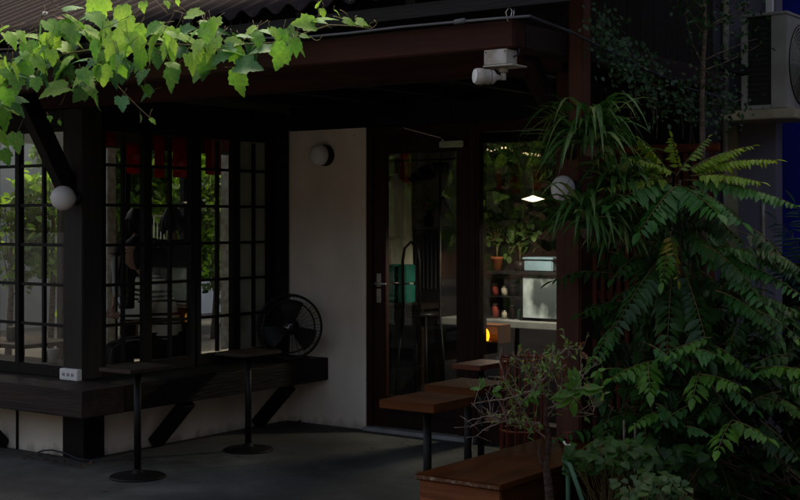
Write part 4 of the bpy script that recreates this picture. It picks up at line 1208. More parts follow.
# ================================================================== TWIGGY SHRUB over the bench
random.seed(77)
sb = empty('twiggy_shrub', (3.78, -0.55, 0), 'twiggy shrub with bare pale twigs and small leaves beside the box bench', 'shrub')
st = MB(); fm = MB()
T_ = 5.35
Pz = lambda px, py, t=T_: at(px, py, t)
base = at(551, 560, T_); base.z = 0.0
st.tube([base, Pz(551, 520), Pz(549, 490), Pz(546, 465), Pz(549, 440), Pz(546, 420), Pz(546, 398)], [.019, .019, .018, .015, .012, .010, .008], 10, 1)
st.tube([Pz(546, 470), Pz(541, 462), Pz(539, 452), Pz(541, 446)], [.010, .009, .007, .004], 7, 1)
mains = [((546, 438), (530, 428), (520, 405)), ((546, 438), (528, 425), (519, 400)), ((546, 400), (550, 385), (552, 362)), ((552, 400), (560, 412), (594, 413)),
         ((546, 410), (562, 404), (578, 385)), ((578, 385), (584, 372), (580, 352)), ((520, 405), (512, 395), (502, 375)), ((520, 405), (535, 388), (545, 370)),
         ((508, 425), (500, 395), (486, 378)), ((508, 425), (503, 405), (498, 400)), ((540, 423), (520, 421), (502, 422)), ((502, 422), (488, 419), (470, 427)), ((502, 422), (485, 426), (474, 438)),
         ((502, 422), (490, 412), (467, 421)), ((506, 412), (492, 418), (484, 416)), ((500, 400), (485, 400), (474, 404)), ((500, 400), (515, 398), (534, 388)), ((534, 388), (548, 378), (560, 350)),
         ((578, 385), (592, 395), (594, 412)), ((546, 398), (540, 380), (528, 362)), ((552, 362), (560, 350), (575, 345)), ((520, 400), (505, 385), (500, 360)), ((546, 420), (560, 395), (590, 368)),
         ((560, 404), (565, 380), (556, 358)), ((540, 390), (525, 375), (512, 352))]
tips = []
for a_, b_, c__ in mains:
    t1, t2 = T_ + random.uniform(-.05, .05), T_ + random.uniform(-.18, .18)
    pts = bez(Pz(*a_, T_), Pz(*b_, t1), Pz(*c__, t2), 9)
    pts = [p + rv(.004) for p in pts]
    st.tube(pts, [.0040 - .00032 * i for i in range(9)], 5)
    tips.append(pts)
for pts in tips:
    bare = (pts[-1] - CAM).dot(RV) / (pts[-1] - CAM).dot(FV) * FPX + 400 < 500
    for k in range(6 if bare else 9):
        p = pts[random.randint(3, 8)]
        e = p + rv(.07) + Vector((0, 0, .02))
        st.tube(bez(p, (p + e) / 2 + rv(.012), e, 4), .0011, 4)
        if not bare:
            for j in range(3):
                q = e.lerp(p, random.uniform(0, .6))
                simple_leaf(fm, q, rv() + Vector((0, 0, .3)), rv(.5) + Vector((0, 0, 1)), random.uniform(.018, .036), random.uniform(.010, .018), 0 if random.random() < .82 else 1)
for (px, py, s_) in ((577, 392, 26), (572, 398, 20), (582, 388, 20), (482, 389, 12), (492, 392, 12), (533, 396, 12), (528, 398, 10), (597, 371, 10)):
    for j in range(4):
        a = random.uniform(0, 2 * pi)
        simple_leaf(fm, Pz(px, py, T_ - .05), RV * cos(a) + Vector((0, 0, sin(a) - .3)), -FV + Vector((0, 0, .8)), s_ * .0041, s_ * .002, 2)
fm.build('foliage', [m_shrub, m_shrub_r, m_fern_l], sb); st.build('trunk', [m_twig, mat('dark_shrub_bark', (0.075, 0.045, 0.032), 0.9, (0.03, 0.018, 0.013), 18, (1, 1, 3), bump=0.8)], sb)

# red oxide wire stand behind the bench
wr = empty('red_wire_stand', at(522, 430, 6.9), 'red oxide wire plant stand with thin upright rods behind the twiggy shrub', 'plant stand')
ws = MB(); ctr = at(522, 400, 6.95); ctr.z = 0
for k in range(14):
    a = 2 * pi * k / 14
    p = ctr + Vector((cos(a) * .115, sin(a) * .115, 0))
    ws.tube([p + Vector((0, 0, .02)), p + Vector((0, 0, .80))], .0045, 6)
for z in (.03, .40, .78):
    ws.torus(ctr + Vector((0, 0, z)), .115, .006, (0, 0, 1), 28, 6)
ws.build('cage', m_redwire, wr)

# ================================================================== LOW PLANTS at bottom right
def low_plant(name, c0, c1, n, size, m, label, seed, shape, t0, t1, cat='plant', layered=False):
    random.seed(seed)
    base = at((c0[0] + c1[0]) / 2, 500, (t0 + t1) / 2); base.z = .0
    o = empty(name, base, label, cat)
    fm = MB(); st = MB()
    for k in range(n):
        px = random.uniform(c0[0], c1[0]); py = random.uniform(c0[1], c1[1])
        cx = (c0[0] + c1[0]) / 2
        py += abs(px - cx) / (c1[0] - c0[0]) * (c1[1] - c0[1]) * .4
        t = random.uniform(t0, t1)
        p = at(px, py, t)
        if p.z < .03: continue
        for j in range(2):
            a = random.uniform(0, 2 * pi)
            d = RV * cos(a) - FV * (.3 + .5 * abs(sin(a))) + Vector((0, 0, random.uniform(-.7, -.1)))
            leaf(fm, p + rv(.03), d, Vector((0, 0, 1)) - FV * random.uniform(.1, .9) + rv(.25), size * random.uniform(.7, 1.15), shape, 0)
        if k % 2 == 0:
            b0 = base + Vector((random.uniform(-.08, .08), random.uniform(-.08, .08), 0))
            st.tube(bez(b0, (b0 + p) / 2 + Vector((0, 0, .12)), p, 6), .0025, 5)
    fm.build('foliage', m, o); st.build('stem', m_vinestem, o)
    return o


low_plant('broad_leaf_plant', (566, 440), (650, 468), 95, .050, m_low, 'bushy plant with mid green heart shaped leaves, right of the tap', 41, HEART, 5.5, 5.9)
low_plant('round_leaf_plant', (618, 474), (688, 512), 95, .042, leaf_mat('round_leaf_green', (0.03, 0.09, 0.012), (0.016, 0.055, 0.008), .2), 'rounded leaf plant at the bottom edge, lowest of the greenery', 42, HEART, 5.2, 5.5)
low_plant('heart_leaf_plant', (640, 440), (712, 480), 50, .06, m_fern_d, 'dark leaved plant between the heart leaved plant and the corner shrub', 43, HEART, 5.8, 6.1)
for (px, py) in ((624, 420), (635, 423)):
    a = at(px, py, 6.0); b_ = Vector((a.x, a.y, .02))
    MB().tube([b_, a], .006, 6).build('bamboo_stake', m_twig, label='thin upright stake rising from the low plants', cat='stake', group='stakes among the low plants')
# garden tap with hose
tb = at(568, 446, 5.55)
ta = empty('garden_tap', (tb.x, tb.y, 0), 'small garden tap with red and white handle and green hose beside the shrub', 'tap')
MB().tube([Vector((tb.x, tb.y, 0)), tb + Vector((0, 0, -.02))], .010, 8).build('riser', m_hose, ta)
MB().tube([tb + Vector((0, 0, -.03)), tb + Vector((0, 0, .008))], .011, 10).tube([tb, tb - RV * .012 + Vector((0, 0, .008)), tb - RV * .018 + Vector((0, 0, .02))], .005, 8).build('spout', m_lampgrey, ta)
MB().bar(tb + Vector((-.02, 0, .055)), tb + Vector((.02, 0, .058)), .010, .005).tube([tb, tb + Vector((0, 0, .055))], .005, 6).build('handle', mat('red_handle', (.14, .012, .014), .6), ta)
MB().tube([tb + Vector((0, 0, -.035)), tb + Vector((-.01, 0, -.062))], .017, 12).build('connector', m_teal, ta)
MB().tube([tb + Vector((-.01, -.02, -.06)), at(570, 465, 5.45), at(577, 485, 5.4), at(584, 505, 5.38), at(592, 530, 5.4)], .010, 8).build('hose', m_hose, ta)

# dry litter along the wall foot
random.seed(9)
lt = MB()
for k in range(70):
    p = Vector((random.uniform(-.45, .25), random.uniform(-.20, -.01), .006)) if k < 45 else Vector((random.uniform(.03, .2), random.uniform(1.85, 1.98), .006))
    simple_leaf(lt, p, Vector((random.uniform(-1, 1), random.uniform(-1, 1), .1)), Vector((0, 0, 1)) + rv(.4), random.uniform(.02, .045), .02, 0)
for k in range(60):
    p = Vector((random.uniform(-1.5, 3.1), random.uniform(-1.6, 1.7), .005))
    simple_leaf(lt, p, Vector((random.uniform(-1, 1), random.uniform(-1, 1), .05)), Vector((0, 0, 1)) + rv(.3), random.uniform(.012, .038), .016, 0)
lt.build('leaf_litter', m_vein, label='dry leaf litter swept against the foot of the corner post and strewn over the floor', cat='leaf litter', kind='stuff')
MB().tube([(-.40, -.03, .01), (-.32, -.05, .035), (-.22, -.06, .05), (-.10, -.05, .04), (.02, -.06, .02), (.12, -.02, .012)], .006, 6).build('ground_cable', m_cable_d, label='dark cable lying at the foot of the corner post', cat='cable')

# ================================================================== INTERIOR seen through the glass
I = lambda px, py, t: at(px, py, t)


def hang_cloth(name, x0, x1, y, z0, z1, m, label, cat, group=None, ax='x', wav=.012):
    mb = MB(); n = 14; vs = []; fs = []
    ph = random.uniform(0, 6)
    for j in range(6):
        for i in range(n + 1):
            u = i / n; z = z1 + (z0 - z1) * j / 5
            off = wav * sin(u * 9 + ph) * (j / 5 + .2)
            a = x0 + (x1 - x0) * u
            vs.append((a, y + off, z) if ax == 'x' else (y + off, a, z))
    for j in range(5):
        for i in range(n):
            a = j * (n + 1) + i; fs.append((a, a + 1, a + n + 2, a + n + 1))
    mb.add(vs, fs, 0, True)
    ob = mb.build(name, m, label=label, cat=cat, group=group)
    s = ob.modifiers.new('t', 'SOLIDIFY'); s.thickness = .002
    return ob


random.seed(4)
# red banners along the garden side (seen through the latticed windows)
for i, (px0, px1, ytop, ybot, lab) in enumerate(((100, 116, 124, 146, 'short red cloth banner furthest left in the latticed window'), (126, 144, 142, 174, 'red cloth banner hanging left of the second mullion'),
                                       (154, 165, 128, 178, 'narrow red banner hanging just right of the window mullion'), (172, 192, 130, 178, 'wide red banner in the middle of the latticed windows'),
                                       (205, 221, 134, 175, 'red banner hanging in the third latticed window'), (222, 236, 134, 152, 'short faded red banner beside the white garden post'))):
    a = on_x(px0, ytop, -3.0); b_ = on_x(px1, ybot, -3.0)
    hang_cloth('cloth_banner', a.y, b_.y, -3.0, b_.z, min(a.z, 2.39), m_redback, lab, 'banner', 'red banners hung on the garden side', ax='y')
for i, (px0, px1, ytop, ybot, lab) in enumerate(((380, 388, 150, 200, 'red banner behind the left edge of the door glass'), (401, 410, 150, 186, 'red banner behind the middle of the door glass'), (497, 503, 168, 192, 'small red banner high in the shop window, leftmost there'),
                                       (510, 521, 166, 194, 'red banner high in the middle of the shop window'), (533, 541, 166, 190, 'red banner high at the right of the shop window'))):
    a = on_y(px0, ytop, 4.2); b_ = on_y(px1, ybot, 4.2)
    hang_cloth('cloth_banner', a.x, b_.x, 4.2, b_.z, a.z, m_red, lab, 'banner', 'red banners hung inside the cafe')
for (px0, px1, lab) in ((388, 401, 'white banner between red ones behind the door glass'), (503, 510, 'white banner between two red ones in the shop window'), (521, 533, 'white banner right of the middle red one in the shop window')):
    a = on_y(px0, 152, 4.22); b_ = on_y(px1, 158 if px0 < 450 else 188, 4.22)
    hang_cloth('cloth_banner', a.x, b_.x, 4.22, b_.z, a.z - (0 if px0 < 450 else .12), m_whitecloth, lab, 'banner', 'white banners hung inside the cafe')

# beige tiled partition inside
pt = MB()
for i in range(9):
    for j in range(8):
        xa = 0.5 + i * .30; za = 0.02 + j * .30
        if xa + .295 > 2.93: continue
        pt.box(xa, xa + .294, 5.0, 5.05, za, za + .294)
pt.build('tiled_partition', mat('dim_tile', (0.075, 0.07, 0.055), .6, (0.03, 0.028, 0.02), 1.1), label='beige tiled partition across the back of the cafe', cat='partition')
# beige hanging apron: shoulders, neck loop
ap = MB(); yq = 3.05
cxp = on_y(396, 200, yq).x; wd = 0.14
prof = [(0.02, 1.90), (.03, 1.86), (.09, 1.82), (.135, 1.76), (.145, 1.6), (.15, 1.4), (.155, 1.2), (.16, 1.0), (.155, .98)]
vs = []; fs = []
n = 20
for r, z in prof:
    for k in range(n):
        a = 2 * pi * k / n
        vs.append((cxp + r * cos(a) * (1 + .04 * sin(5 * a)), yq + r * .42 * sin(a) * (1 + .2 * sin(7 * a)), z))
for i in range(len(prof) - 1):
    for k in range(n):
        fs.append((i * n + k, i * n + (k + 1) % n, (i + 1) * n + (k + 1) % n, (i + 1) * n + k))
ap.add(vs, fs, 0, True)
ap.build('hanging_apron', m_robe, label='long beige apron hanging behind the left side of the door glass', cat='apron')
MB().tube([(cxp - .5, yq, 2.0), (cxp + .9, yq, 2.0)], .008, 8).tube([(cxp, yq, 2.0), (cxp, yq, 1.90)], .003, 6).tube([(cxp - .45, yq, 2.0), (cxp - .45, yq, 2.399)], .006, 6).tube([(cxp + .85, yq, 2.0), (cxp + .85, yq, 2.399)], .006, 6).build('clothes_rail', m_blackmet, label='thin black rail carrying the apron behind the door', cat='rail')
# teal crates
a = on_y(401, 290, 2.95)
cr_ = None
for i, z in enumerate((.86, 1.02)):
    mb = MB()
    for s_ in (-1, 1):
        mb.box(a.x + s_ * .055 - .04, a.x + s_ * .055 + .04, 2.88, 3.02, z, z + .145, bev=.008)
    mb.box(a.x - .0145, a.x + .0145, 2.90, 3.0, z + .05, z + .09)
    mb.build('storage_caddy', m_teal, label=('lower' if i == 0 else 'upper') + ' of two stacked teal plastic caddies behind the door', cat='caddy', group='teal caddies behind the door')
MB().box(a.x - .26, a.x + .30, 2.80, 3.12, .82, .858, bev=.003).box(a.x - .25, a.x - .21, 2.82, 2.86, 0, .82).box(a.x + .25, a.x + .29, 2.82, 2.86, 0, .82).box(a.x - .25, a.x - .21, 3.06, 3.10, 0, .82).box(a.x + .25, a.x + .29, 3.06, 3.10, 0, .82).build('side_counter', m_intwood, label='dark wooden counter holding the teal caddies', cat='counter')
# tall black cabinet with flowers
a = on_y(413, 224, 3.4); b_ = on_y(443, 224, 3.4)
cb = empty('tall_cabinet', (a.x, 3.5, 0), 'tall black cabinet standing in the middle behind the door glass', 'cabinet')
MB().box(a.x, b_.x, 3.4, 3.75, 0, 1.44, bev=.004).build('body', m_blackpl, cb)
MB().box(a.x - .01, b_.x + .01, 3.385, 3.76, 1.441, 1.465, bev=.003).build('top', mat('grey_cabinet_top', (.10, .10, .12), .4), cb)
mb = MB()
for k in range(7):
    xx = a.x + .03 + k * (b_.x - a.x - .06) / 6
    mb.box(xx - .004, xx + .004, 3.392, 3.399, .95, 1.40)
mb.build('louvre', mat('grey_louvre', (.06, .06, .075), .4), cb)
vs0 = Vector(((a.x + b_.x) / 2 - .07, 3.52, 1.466))
vz = empty('flower_vase', vs0, 'vase of small yellow flowers on the tall black cabinet', 'vase')
MB().lathe([(.03, 0), (.045, .03), (.04, .08), (.022, .11), (.026, .13), (.018, .13), (.0, .09)], vs0, 20).build('vase', m_intwood, vz)
fl = MB(); random.seed(2)
for k in range(34):
    p = vs0 + Vector((random.gauss(0, .07), random.gauss(0, .05), .18 + random.gauss(0.02, .06)))
    fl.tube([vs0 + Vector((0, 0, .11)), p], .0015, 4, 1)
    if k < 20:
        for j in range(5):
            simple_leaf(fl, p, rv(), rv(), .022, .016, 0)
    else:
        for j in range(5): simple_leaf(fl, p + rv(.02), rv(), rv(), .06, .02, 1)
fl.build('flowers', [m_gold, m_fern_l], vz)
# black hoop-backed chair
q = on_y(411, 243, 2.75)
ch = empty('hoop_back_chair', (q.x, q.y, 0), 'black hoop backed bar chair just behind the door glass', 'chair')
MB().tube([(q.x - .075, q.y, .78), (q.x - .08, q.y, 1.20), (q.x - .06, q.y, 1.30), (q.x, q.y, 1.35), (q.x + .06, q.y, 1.30), (q.x + .08, q.y, 1.20), (q.x + .075, q.y, .78)], .012, 8).build('backrest', m_blackmet, ch)
MB().lathe([(.0, .76), (.15, .76), (.16, .78), (.15, .80), (0, .80)], (q.x, q.y + .14, 0), 24).build('seat', m_blackpl, ch)
for sx in (-1, 1):
    for sy in (0, 1):
        MB().tube([(q.x + sx * .11, q.y + .04 + sy * .2, .77), (q.x + sx * .16, q.y - .01 + sy * .3, .0)], .011, 8).build('leg', m_blackmet, ch)
# tripod floor stand with diagonal boom
q = on_y(440, 300, 2.6)
bs = MB().tube([(q.x, q.y, .0), (q.x, q.y, 1.98)], .010, 8).tube([(q.x, q.y, 1.72), on_y(462, 232, 2.6)], .006, 6)
for k in range(3):
    a_ = k * 2.1
    bs.tube([(q.x, q.y, .3), (q.x + .25 * cos(a_), q.y + .25 * sin(a_), .01)], .008, 6)
bs.lathe([(0, 0), (.05, .01), (.075, .07), (.06, .09), (0, .095)], (q.x, q.y, 1.86), 18)
bs.build('floor_stand', m_blackmet, label='black tripod floor stand with a slanting arm behind the door glass', cat='stand')
# pale counter across door and window
ct = empty('pale_counter', (2.1, 3.1, 0), 'long low counter with pale stone top inside the shop window', 'counter')
a = on_y(437, 320, 3.0); b_ = on_y(600, 322, 3.0)
MB().box(a.x, 2.94, 3.0, 3.55, .70, .75, bev=.004).build('top', m_pale, ct)
MB().box(a.x + .04, 2.92, 3.06, 3.5, 0, .699).build('body', m_intwood, ct)
# shelf unit in the window
sh = empty('display_shelf', (2.3, 3.2, .75), 'black edged display shelf with a panel painted as a dappled street reflection inside the shop window', 'shelf')
pa = on_y(486, 277, 3.15); pb_ = on_y(600, 277, 3.15)
pm0 = on_y(525, 277, 3.15).x
zsh = 1.10
MB().box(pa.x, 2.93, 3.10, 3.50, zsh, zsh + .025, bev=.002).build('shelf_board', m_blackpl, sh)
MB().box(pm0, 2.93, 3.12, 3.14, .775, zsh - .002).build('panel', m_panel, sh)  # stands in for a bright reflection in the glass, dapple put into its colour
MB().box(pa.x, pa.x + .02, 3.14, 3.48, .751, zsh - .001).box(pm0 - .022, pm0 - .002, 3.12, 3.48, .751, zsh - .001).box(pa.x + .021, pm0 - .023, 3.14, 3.48, .92, .93).build('divider', m_blackpl, sh)
random.seed(6)
mixc = [mat('jar_red', (.28, .05, .04), .4), mat('jar_cream', (.42, .38, .30), .4), m_intwood, mat('jar_green', (.04, .10, .06), .3), m_blackpl, mat('jar_brown', (.14, .08, .05), .4)]
xs = pa.x + .05
i = 0
desc = ['squat red', 'tall cream', 'dark brown', 'small green', 'black', 'tan']
nums = ['on the lower shelf', 'on the upper shelf']
for lv, z in enumerate((.752, .932)):
    xs = pa.x + .055
    i = 0
    while xs < pm0 - .05 and i < 5:
        r = random.uniform(.018, .030); h = random.uniform(.06, .125)
        j = empty('jar', (xs, 3.2, z), f'{desc[i % 6]} jar {nums[lv]} beside the painted reflection panel', 'jar', 'jars on the display shelf')
        MB().lathe([(r, 0), (r, h * .75), (r * .7, h * .85), (r * .7, h * .9)], (xs, 3.2, z + .0005), 14).build('body', mixc[i % 6], j)
        MB().lathe([(r * .78, h * .9), (r * .78, h * 1.02), (0, h * 1.02)], (xs, 3.2, z + .001), 14).build('lid', m_silver if i % 2 else mixc[1], j)
        xs += r * 2 + random.uniform(.015, .04); i += 1
# terracotta pot plant and blue tub on shelf
q = on_y(497, 270, 3.25); q.z = zsh + .026
tpz = empty('potted_plant', q, 'leafy plant in a terracotta pot on the display shelf', 'plant')
MB().lathe([(.035, 0), (.05, .085), (.055, .087), (.055, .105), (.047, .105), (.042, .085), (0, .085)], q, 20).build('pot', m_terra, tpz)
fm = MB(); st = MB()
for k in range(26):
    a = random.uniform(0, 2 * pi); e = q + Vector((cos(a) * random.uniform(.03, .16), sin(a) * .1, random.uniform(.2, .52)))
    st.tube(bez(q + Vector((0, 0, .085)), q + Vector((0, 0, .3)), e, 5), .002, 4)
    for j in range(3): leaf(fm, e + rv(.02), rv() + Vector((0, 0, -.4)), rv(.4) + Vector((0, -.5, 1)), random.uniform(.04, .08), OVAL)
fm.build('foliage', m_tree, tpz); st.build('stem', m_vinestem, tpz)
q = on_y(545, 268, 3.25)
tu = empty('plastic_tub', (q.x, 3.25, zsh + .026), 'pale blue plastic tub on the display shelf above the painted reflection panel', 'tub')
MB().box(q.x - .13, q.x + .12, 3.15, 3.38, zsh + .0265, zsh + .115, bev=.008).build('body', m_bluebox, tu)
MB().box(q.x - .14, q.x + .13, 3.14, 3.39, zsh + .116, zsh + .135, bev=.005).build('rim', m_bluebox, tu)
for (px, tt, sd_, lab) in ((520, 3.35, 17, 'leafy plant in a black pot next to the pale blue tub'),):
    random.seed(sd_)
    q = on_y(px, 270, tt); q.z = zsh + .026
    o = empty('potted_plant', q, lab, 'plant')
    MB().lathe([(.035, 0), (.045, .07), (.04, .07), (0, .06)], q, 18).build('pot', m_blackpl, o)
    fm = MB(); st = MB()
    for k in range(36):
        a = random.uniform(0, 2 * pi); e = q + Vector((cos(a) * random.uniform(.03, .18), sin(a) * .1, random.uniform(.12, .62)))
        st.tube(bez(q + Vector((0, 0, .06)), q + Vector((0, 0, .3)), e, 5), .002, 4)
        for j in range(3): leaf(fm, e + rv(.03), rv() + Vector((0, 0, -.4)), rv(.4) + Vector((0, -.5, 1)), random.uniform(.04, .08), OVAL)
    fm.build('foliage', m_tree, o); st.build('stem', m_vinestem, o)
# silver rods between floor and shelf
# amber lamp in wooden box
la = empty('amber_box_lamp', (1.9, 2.35, 0), 'glowing amber globe lamp in an open wooden box inside the window', 'lamp')
a = on_y(478, 335, 2.42); b_ = on_y(499, 335, 2.42)
ztop = on_y(490, 325, 2.42).z; zb = on_y(490, 343, 2.42).z
bx_ = MB().box(a.x - .02, b_.x, 2.42, 2.58, zb, zb + .010).box(a.x - .02, b_.x, 2.42, 2.58, ztop - .010, ztop).box(b_.x - .010, b_.x - .0002, 2.421, 2.58, zb + .0102, ztop - .0102).box(a.x - .02, b_.x - .011, 2.57, 2.58, zb + .0102, ztop - .0102)
bx_.build('box', mat('lamp_box_wood', (.20, .075, .03), .5), la)
gc = on_y(484.5, 335.5, 2.47)
pr = [(.0, -.055)] + [(.036 * sin(pi * k / 14), -.055 * cos(pi * k / 14)) for k in range(1, 14)] + [(0, .055)]
MB().lathe(pr, gc, 24).build('globe', m_amber, la)
MB().box(a.x - .01, b_.x - .01, 2.43, 2.57, 0, zb - .001).build('plinth', m_intwood, la)
# pendant
q = on_y(533, 199, 2.75)
pe = empty('pendant_lamp', q, 'lit flat diamond shaped pendant lamp hanging in the shop window', 'lamp')
MB().lathe([(0, -.022), (.03, -.016), (.085, .0), (.03, .016), (.012, .024), (0, .026)], q, 28).build('shade', m_pend, pe)
MB().tube([q + Vector((0, 0, .026)), Vector((q.x, q.y, 2.399))], .0025, 6).build('cord', m_blackpl, pe)
pl = bpy.data.lights.new('pendant_glow', 'SPOT'); pl.spot_size = radians(165); pl.spot_blend = .4; pl.energy = 17; pl.color = (1, .97, .90); pl.shadow_soft_size = .08
plo = bpy.data.objects.new('pendant_glow', pl); COL.objects.link(plo); plo.location = q + Vector((0, 0, -.06))
for (x0p, x1p, yy, lab) in ((523.5, 532, 154, 'shorter lit warm tube light at the window top'), (535, 545, 155, 'longer lit warm tube light at the window top')):
    a = on_y(x0p, yy, 3.8); b_ = on_y(x1p, yy, 3.8)
    o = empty('tube_light', a, lab, 'lamp', 'warm tube lights inside the shop window')
    MB().tube([a, b_], .011, 10).build('tube', m_tube, o)
    MB().box(a.x - .02, b_.x + .02, 3.785, 3.815, a.z + .013, a.z + .03).tube([(a.x, 3.8, a.z + .03), (a.x, 3.8, 2.399)], .003, 6).tube([(b_.x, 3.8, a.z + .03), (b_.x, 3.8, 2.399)], .003, 6).build('fitting', m_blackpl, o)
# string of small bulbs
sl_ = empty('string_lights', on_y(490, 148, 3.0), 'string of tiny warm bulbs across the top left of the shop window', 'string lights')
pts = [on_y(484 + i * 3.6, 148 + 2.5 * sin(i * .8) + i * .4, 3.0) for i in range(9)]
MB().tube([p + Vector((0, 0, .012)) for p in pts], .002, 5).build('wire', m_blackpl, sl_)
for p in pts[1::1][:8]:
    MB().lathe([(0, -.008), (.006, -.004), (.007, .002), (.003, .010), (0, .011)], p, 8).build('bulb', m_bulb, sl_)
# hanging dried vine garland near top of window (dark clutter)
random.seed(61)
ga = empty('leaf_garland', (2.1, 2.7, 2.1), 'dark garland of leaves hung along the top of the shop window', 'garland')
fm = MB(); st = MB()
gp = [on_y(482 + i * 8, 153 + 5 * sin(i * .9), 2.75) for i in range(12)]
st.tube(gp, .005, 5)
for k in range(260):
    p = random.choice(gp) + rv(.05)
    simple_leaf(fm, p, rv(), rv(), .05, .025)
fm.build('foliage', m_ivy, ga); st.build('stem', m_bark, ga)
random.seed(91)
# wall shelves with bottles at the back
bs_ = empty('bottle_shelf', (1.8, 4.8, 1.3), 'dark wall shelf carrying rows of dim bottles at the back of the cafe', 'shelf')
for z in (1.22, 1.55, 1.88):
    MB().box(0.75, 2.92, 4.70, 4.99, z, z + .03).build('board', m_intwood, bs_)
gm = [mat('bottle_green', (.02, .05, .025), .3), mat('bottle_brown', (.06, .025, .012), .3), mat('bottle_clear', (.16, .17, .16), .3), mat('bottle_red', (.16, .02, .015), .4)]
for z in (1.2505, 1.5805):
    x = .82
    while x < 2.85:
        r = random.uniform(.028, .042); h = random.uniform(.16, .27)
        o = empty('bottle', (x, 4.82, z), 'dim bottle standing in the rows on the back shelf', 'bottle', 'bottles on the back shelf')
        MB().lathe([(r, 0), (r, h * .62), (r * .35, h * .78), (r * .33, h)], (x, 4.82, z), 14).build('body', random.choice(gm), o)
        MB().lathe([(r * .38, h), (r * .38, h * 1.06), (0, h * 1.06)], (x, 4.82, z + .0005), 10).build('cap', m_blackpl, o)
        x += r * 2 + random.uniform(.01, .06)
# bunches of dried herbs on a ceiling rail
MB().tube([(0.85, 3.55, 2.18), (2.85, 3.55, 2.18)], .010, 8).tube([(0.9, 3.55, 2.18), (0.9, 3.55, 2.399)], .006, 6).tube([(2.8, 3.55, 2.18), (2.8, 3.55, 2.399)], .006, 6).build('ceiling_rail', m_blackmet, label='thin black rail below the cafe ceiling, with dried bunches on it', cat='rail')
for k in range(11):
    x = 0.95 + k * .175 + random.uniform(-.04, .04)
    o = empty('dried_bunch', (x, 3.55, 2.1), 'dark dried bunch hanging upside down from the ceiling rail', 'dried plants', 'dried bunches on the ceiling rail')
    fm = MB(); L0 = random.uniform(.18, .42)
    for j in range(26):
        e = Vector((x + random.gauss(0, .045), 3.55 + random.gauss(0, .04), 2.17 - random.uniform(.35, 1) * L0))
        fm.tube([(x, 3.55, 2.17), e], .0018, 4, 1)
        simple_leaf(fm, e, rv() + Vector((0, 0, -1)), rv(), .05, .022, 0); simple_leaf(fm, e + rv(.02), rv() + Vector((0, 0, -1)), rv(), .04, .02, 0)
    fm.build('foliage', [random.choice((m_ivy, m_tree, m_vein)), m_bark], o)
# utensils and frames hung in the window
for k, (px, py, w, h, lab) in enumerate(((494, 205, .10, .16, 'small dark picture frame behind the left of the shop window'), (508, 228, .13, .09, 'small pale notice board behind the middle of the shop window'), (448, 262, .12, .18, 'small dark framed notice right of the tall cabinet'))):
    q = on_y(px, py, 4.66)
    o = empty('picture_frame', q, lab, 'picture frame')
    MB().box(q.x - w, q.x + w, 4.655, 4.675, q.z - h, q.z + h, bev=.003).build('frame', m_intwood, o)
    MB().box(q.x - w * .8, q.x + w * .8, 4.650, 4.6545, q.z - h * .8, q.z + h * .8).build('sheet', (m_robe, m_whitecloth, m_greywall)[k], o)
    MB().tube([(q.x, 4.665, q.z + h), (q.x, 4.665, 2.399)], .002, 4).build('wire', m_blackpl, o)
# dangling pots / pans over the cabinet behind door
random.seed(8)
for i, (px, py, lab) in enumerate(((428, 172, 'dark round pan hanging behind the top of the door glass'), (441, 168, 'dark ladle shaped lamp hanging at the right of the door glass'), (416, 178, 'dark kettle hanging left of the pan behind the door'))):
    q = on_y(px, py, 3.3)
    r = (.09, .05, .06)[i]
    o = empty('hanging_pan', q, lab, 'pan', 'pans hanging inside the cafe')
    MB().lathe([(0, -.04), (r * .7, -.04), (r, .0), (r, .02), (r * .9, .02), (r * .65, -.03), (0, -.032)], q, 22, dirv=(0.2, -.6, 1)).build('bowl', m_blackmet, o)
    MB().tube([q + Vector((0, 0, .02)), q + Vector((.01, 0, .2)), Vector((q.x, q.y, 2.399))], .004, 6).build('hanger', m_blackmet, o)

# ---- left room: table, curtain, cup, chairs
a = on_y(20, 342, 1.6)
dt = empty('cafe_table', (a.x, a.y, 0), 'dark cafe table seen through the front window', 'table')
zt = on_y(20, 341, 1.6).z
MB().box(a.x - .42, a.x + .32, 1.35, 1.95, zt - .035, zt, bev=.004).build('tabletop', m_intwood, dt)
for sx, sy in ((-1, -1), (1, -1), (-1, 1), (1, 1)):
    MB().box(a.x + (-.36 if sx < 0 else .26) - .02, a.x + (-.36 if sx < 0 else .26) + .02, 1.65 + sy * .25 - .02, 1.65 + sy * .25 + .02, 0, zt - .036).build('leg', m_intwood, dt)
q = on_y(14, 330, 1.6)
MB().box(q.x - .045, q.x + .045, 1.55, 1.6, zt + .001, zt + .12, bev=.01).build('napkin_holder', m_blackpl, label='small black napkin holder on the dark cafe table', cat='holder')
q = on_y(53, 352, .28); zc = .60
cu = empty('paper_cup', (q.x, q.y, .56), 'white paper cup on the sill inside the front window', 'cup')
MB().lathe([(.028, 0), (.037, .085), (.040, .087), (.040, .091), (.035, .091), (.027, .005), (0, .005)], (q.x, q.y, .556), 22).build('cup', m_paper, cu)
part('window_sill', MB().box(-3.1, -.2, .12, .42, .52, .555), m_intwood)
hang_cloth('sheer_curtain', -1.62, -1.05, 3.6, .15, 2.38, m_curtain, 'grey sheer curtain hanging in the room behind the front window', 'curtain', wav=.03)

# ================================================================== PEOPLE
def sphere_pts(c, sx, sy, sz, M, n=20, m=14, f=None):
    vs = []; fs = []
    for i in range(m + 1):
        ph = pi * i / m
        for k in range(n):
            a = 2 * pi * k / n
            p = Vector((sin(ph) * cos(a), sin(ph) * sin(a), cos(ph)))
            if f: p = f(p)
            vs.append(Vector(c) + M @ Vector((p.x * sx, p.y * sy, p.z * sz)))
    for i in range(m):
        for k in range(n):
            fs.append((i * n + k, (i + 1) * n + k, (i + 1) * n + (k + 1) % n, i * n + (k + 1) % n))
    return vs, fs


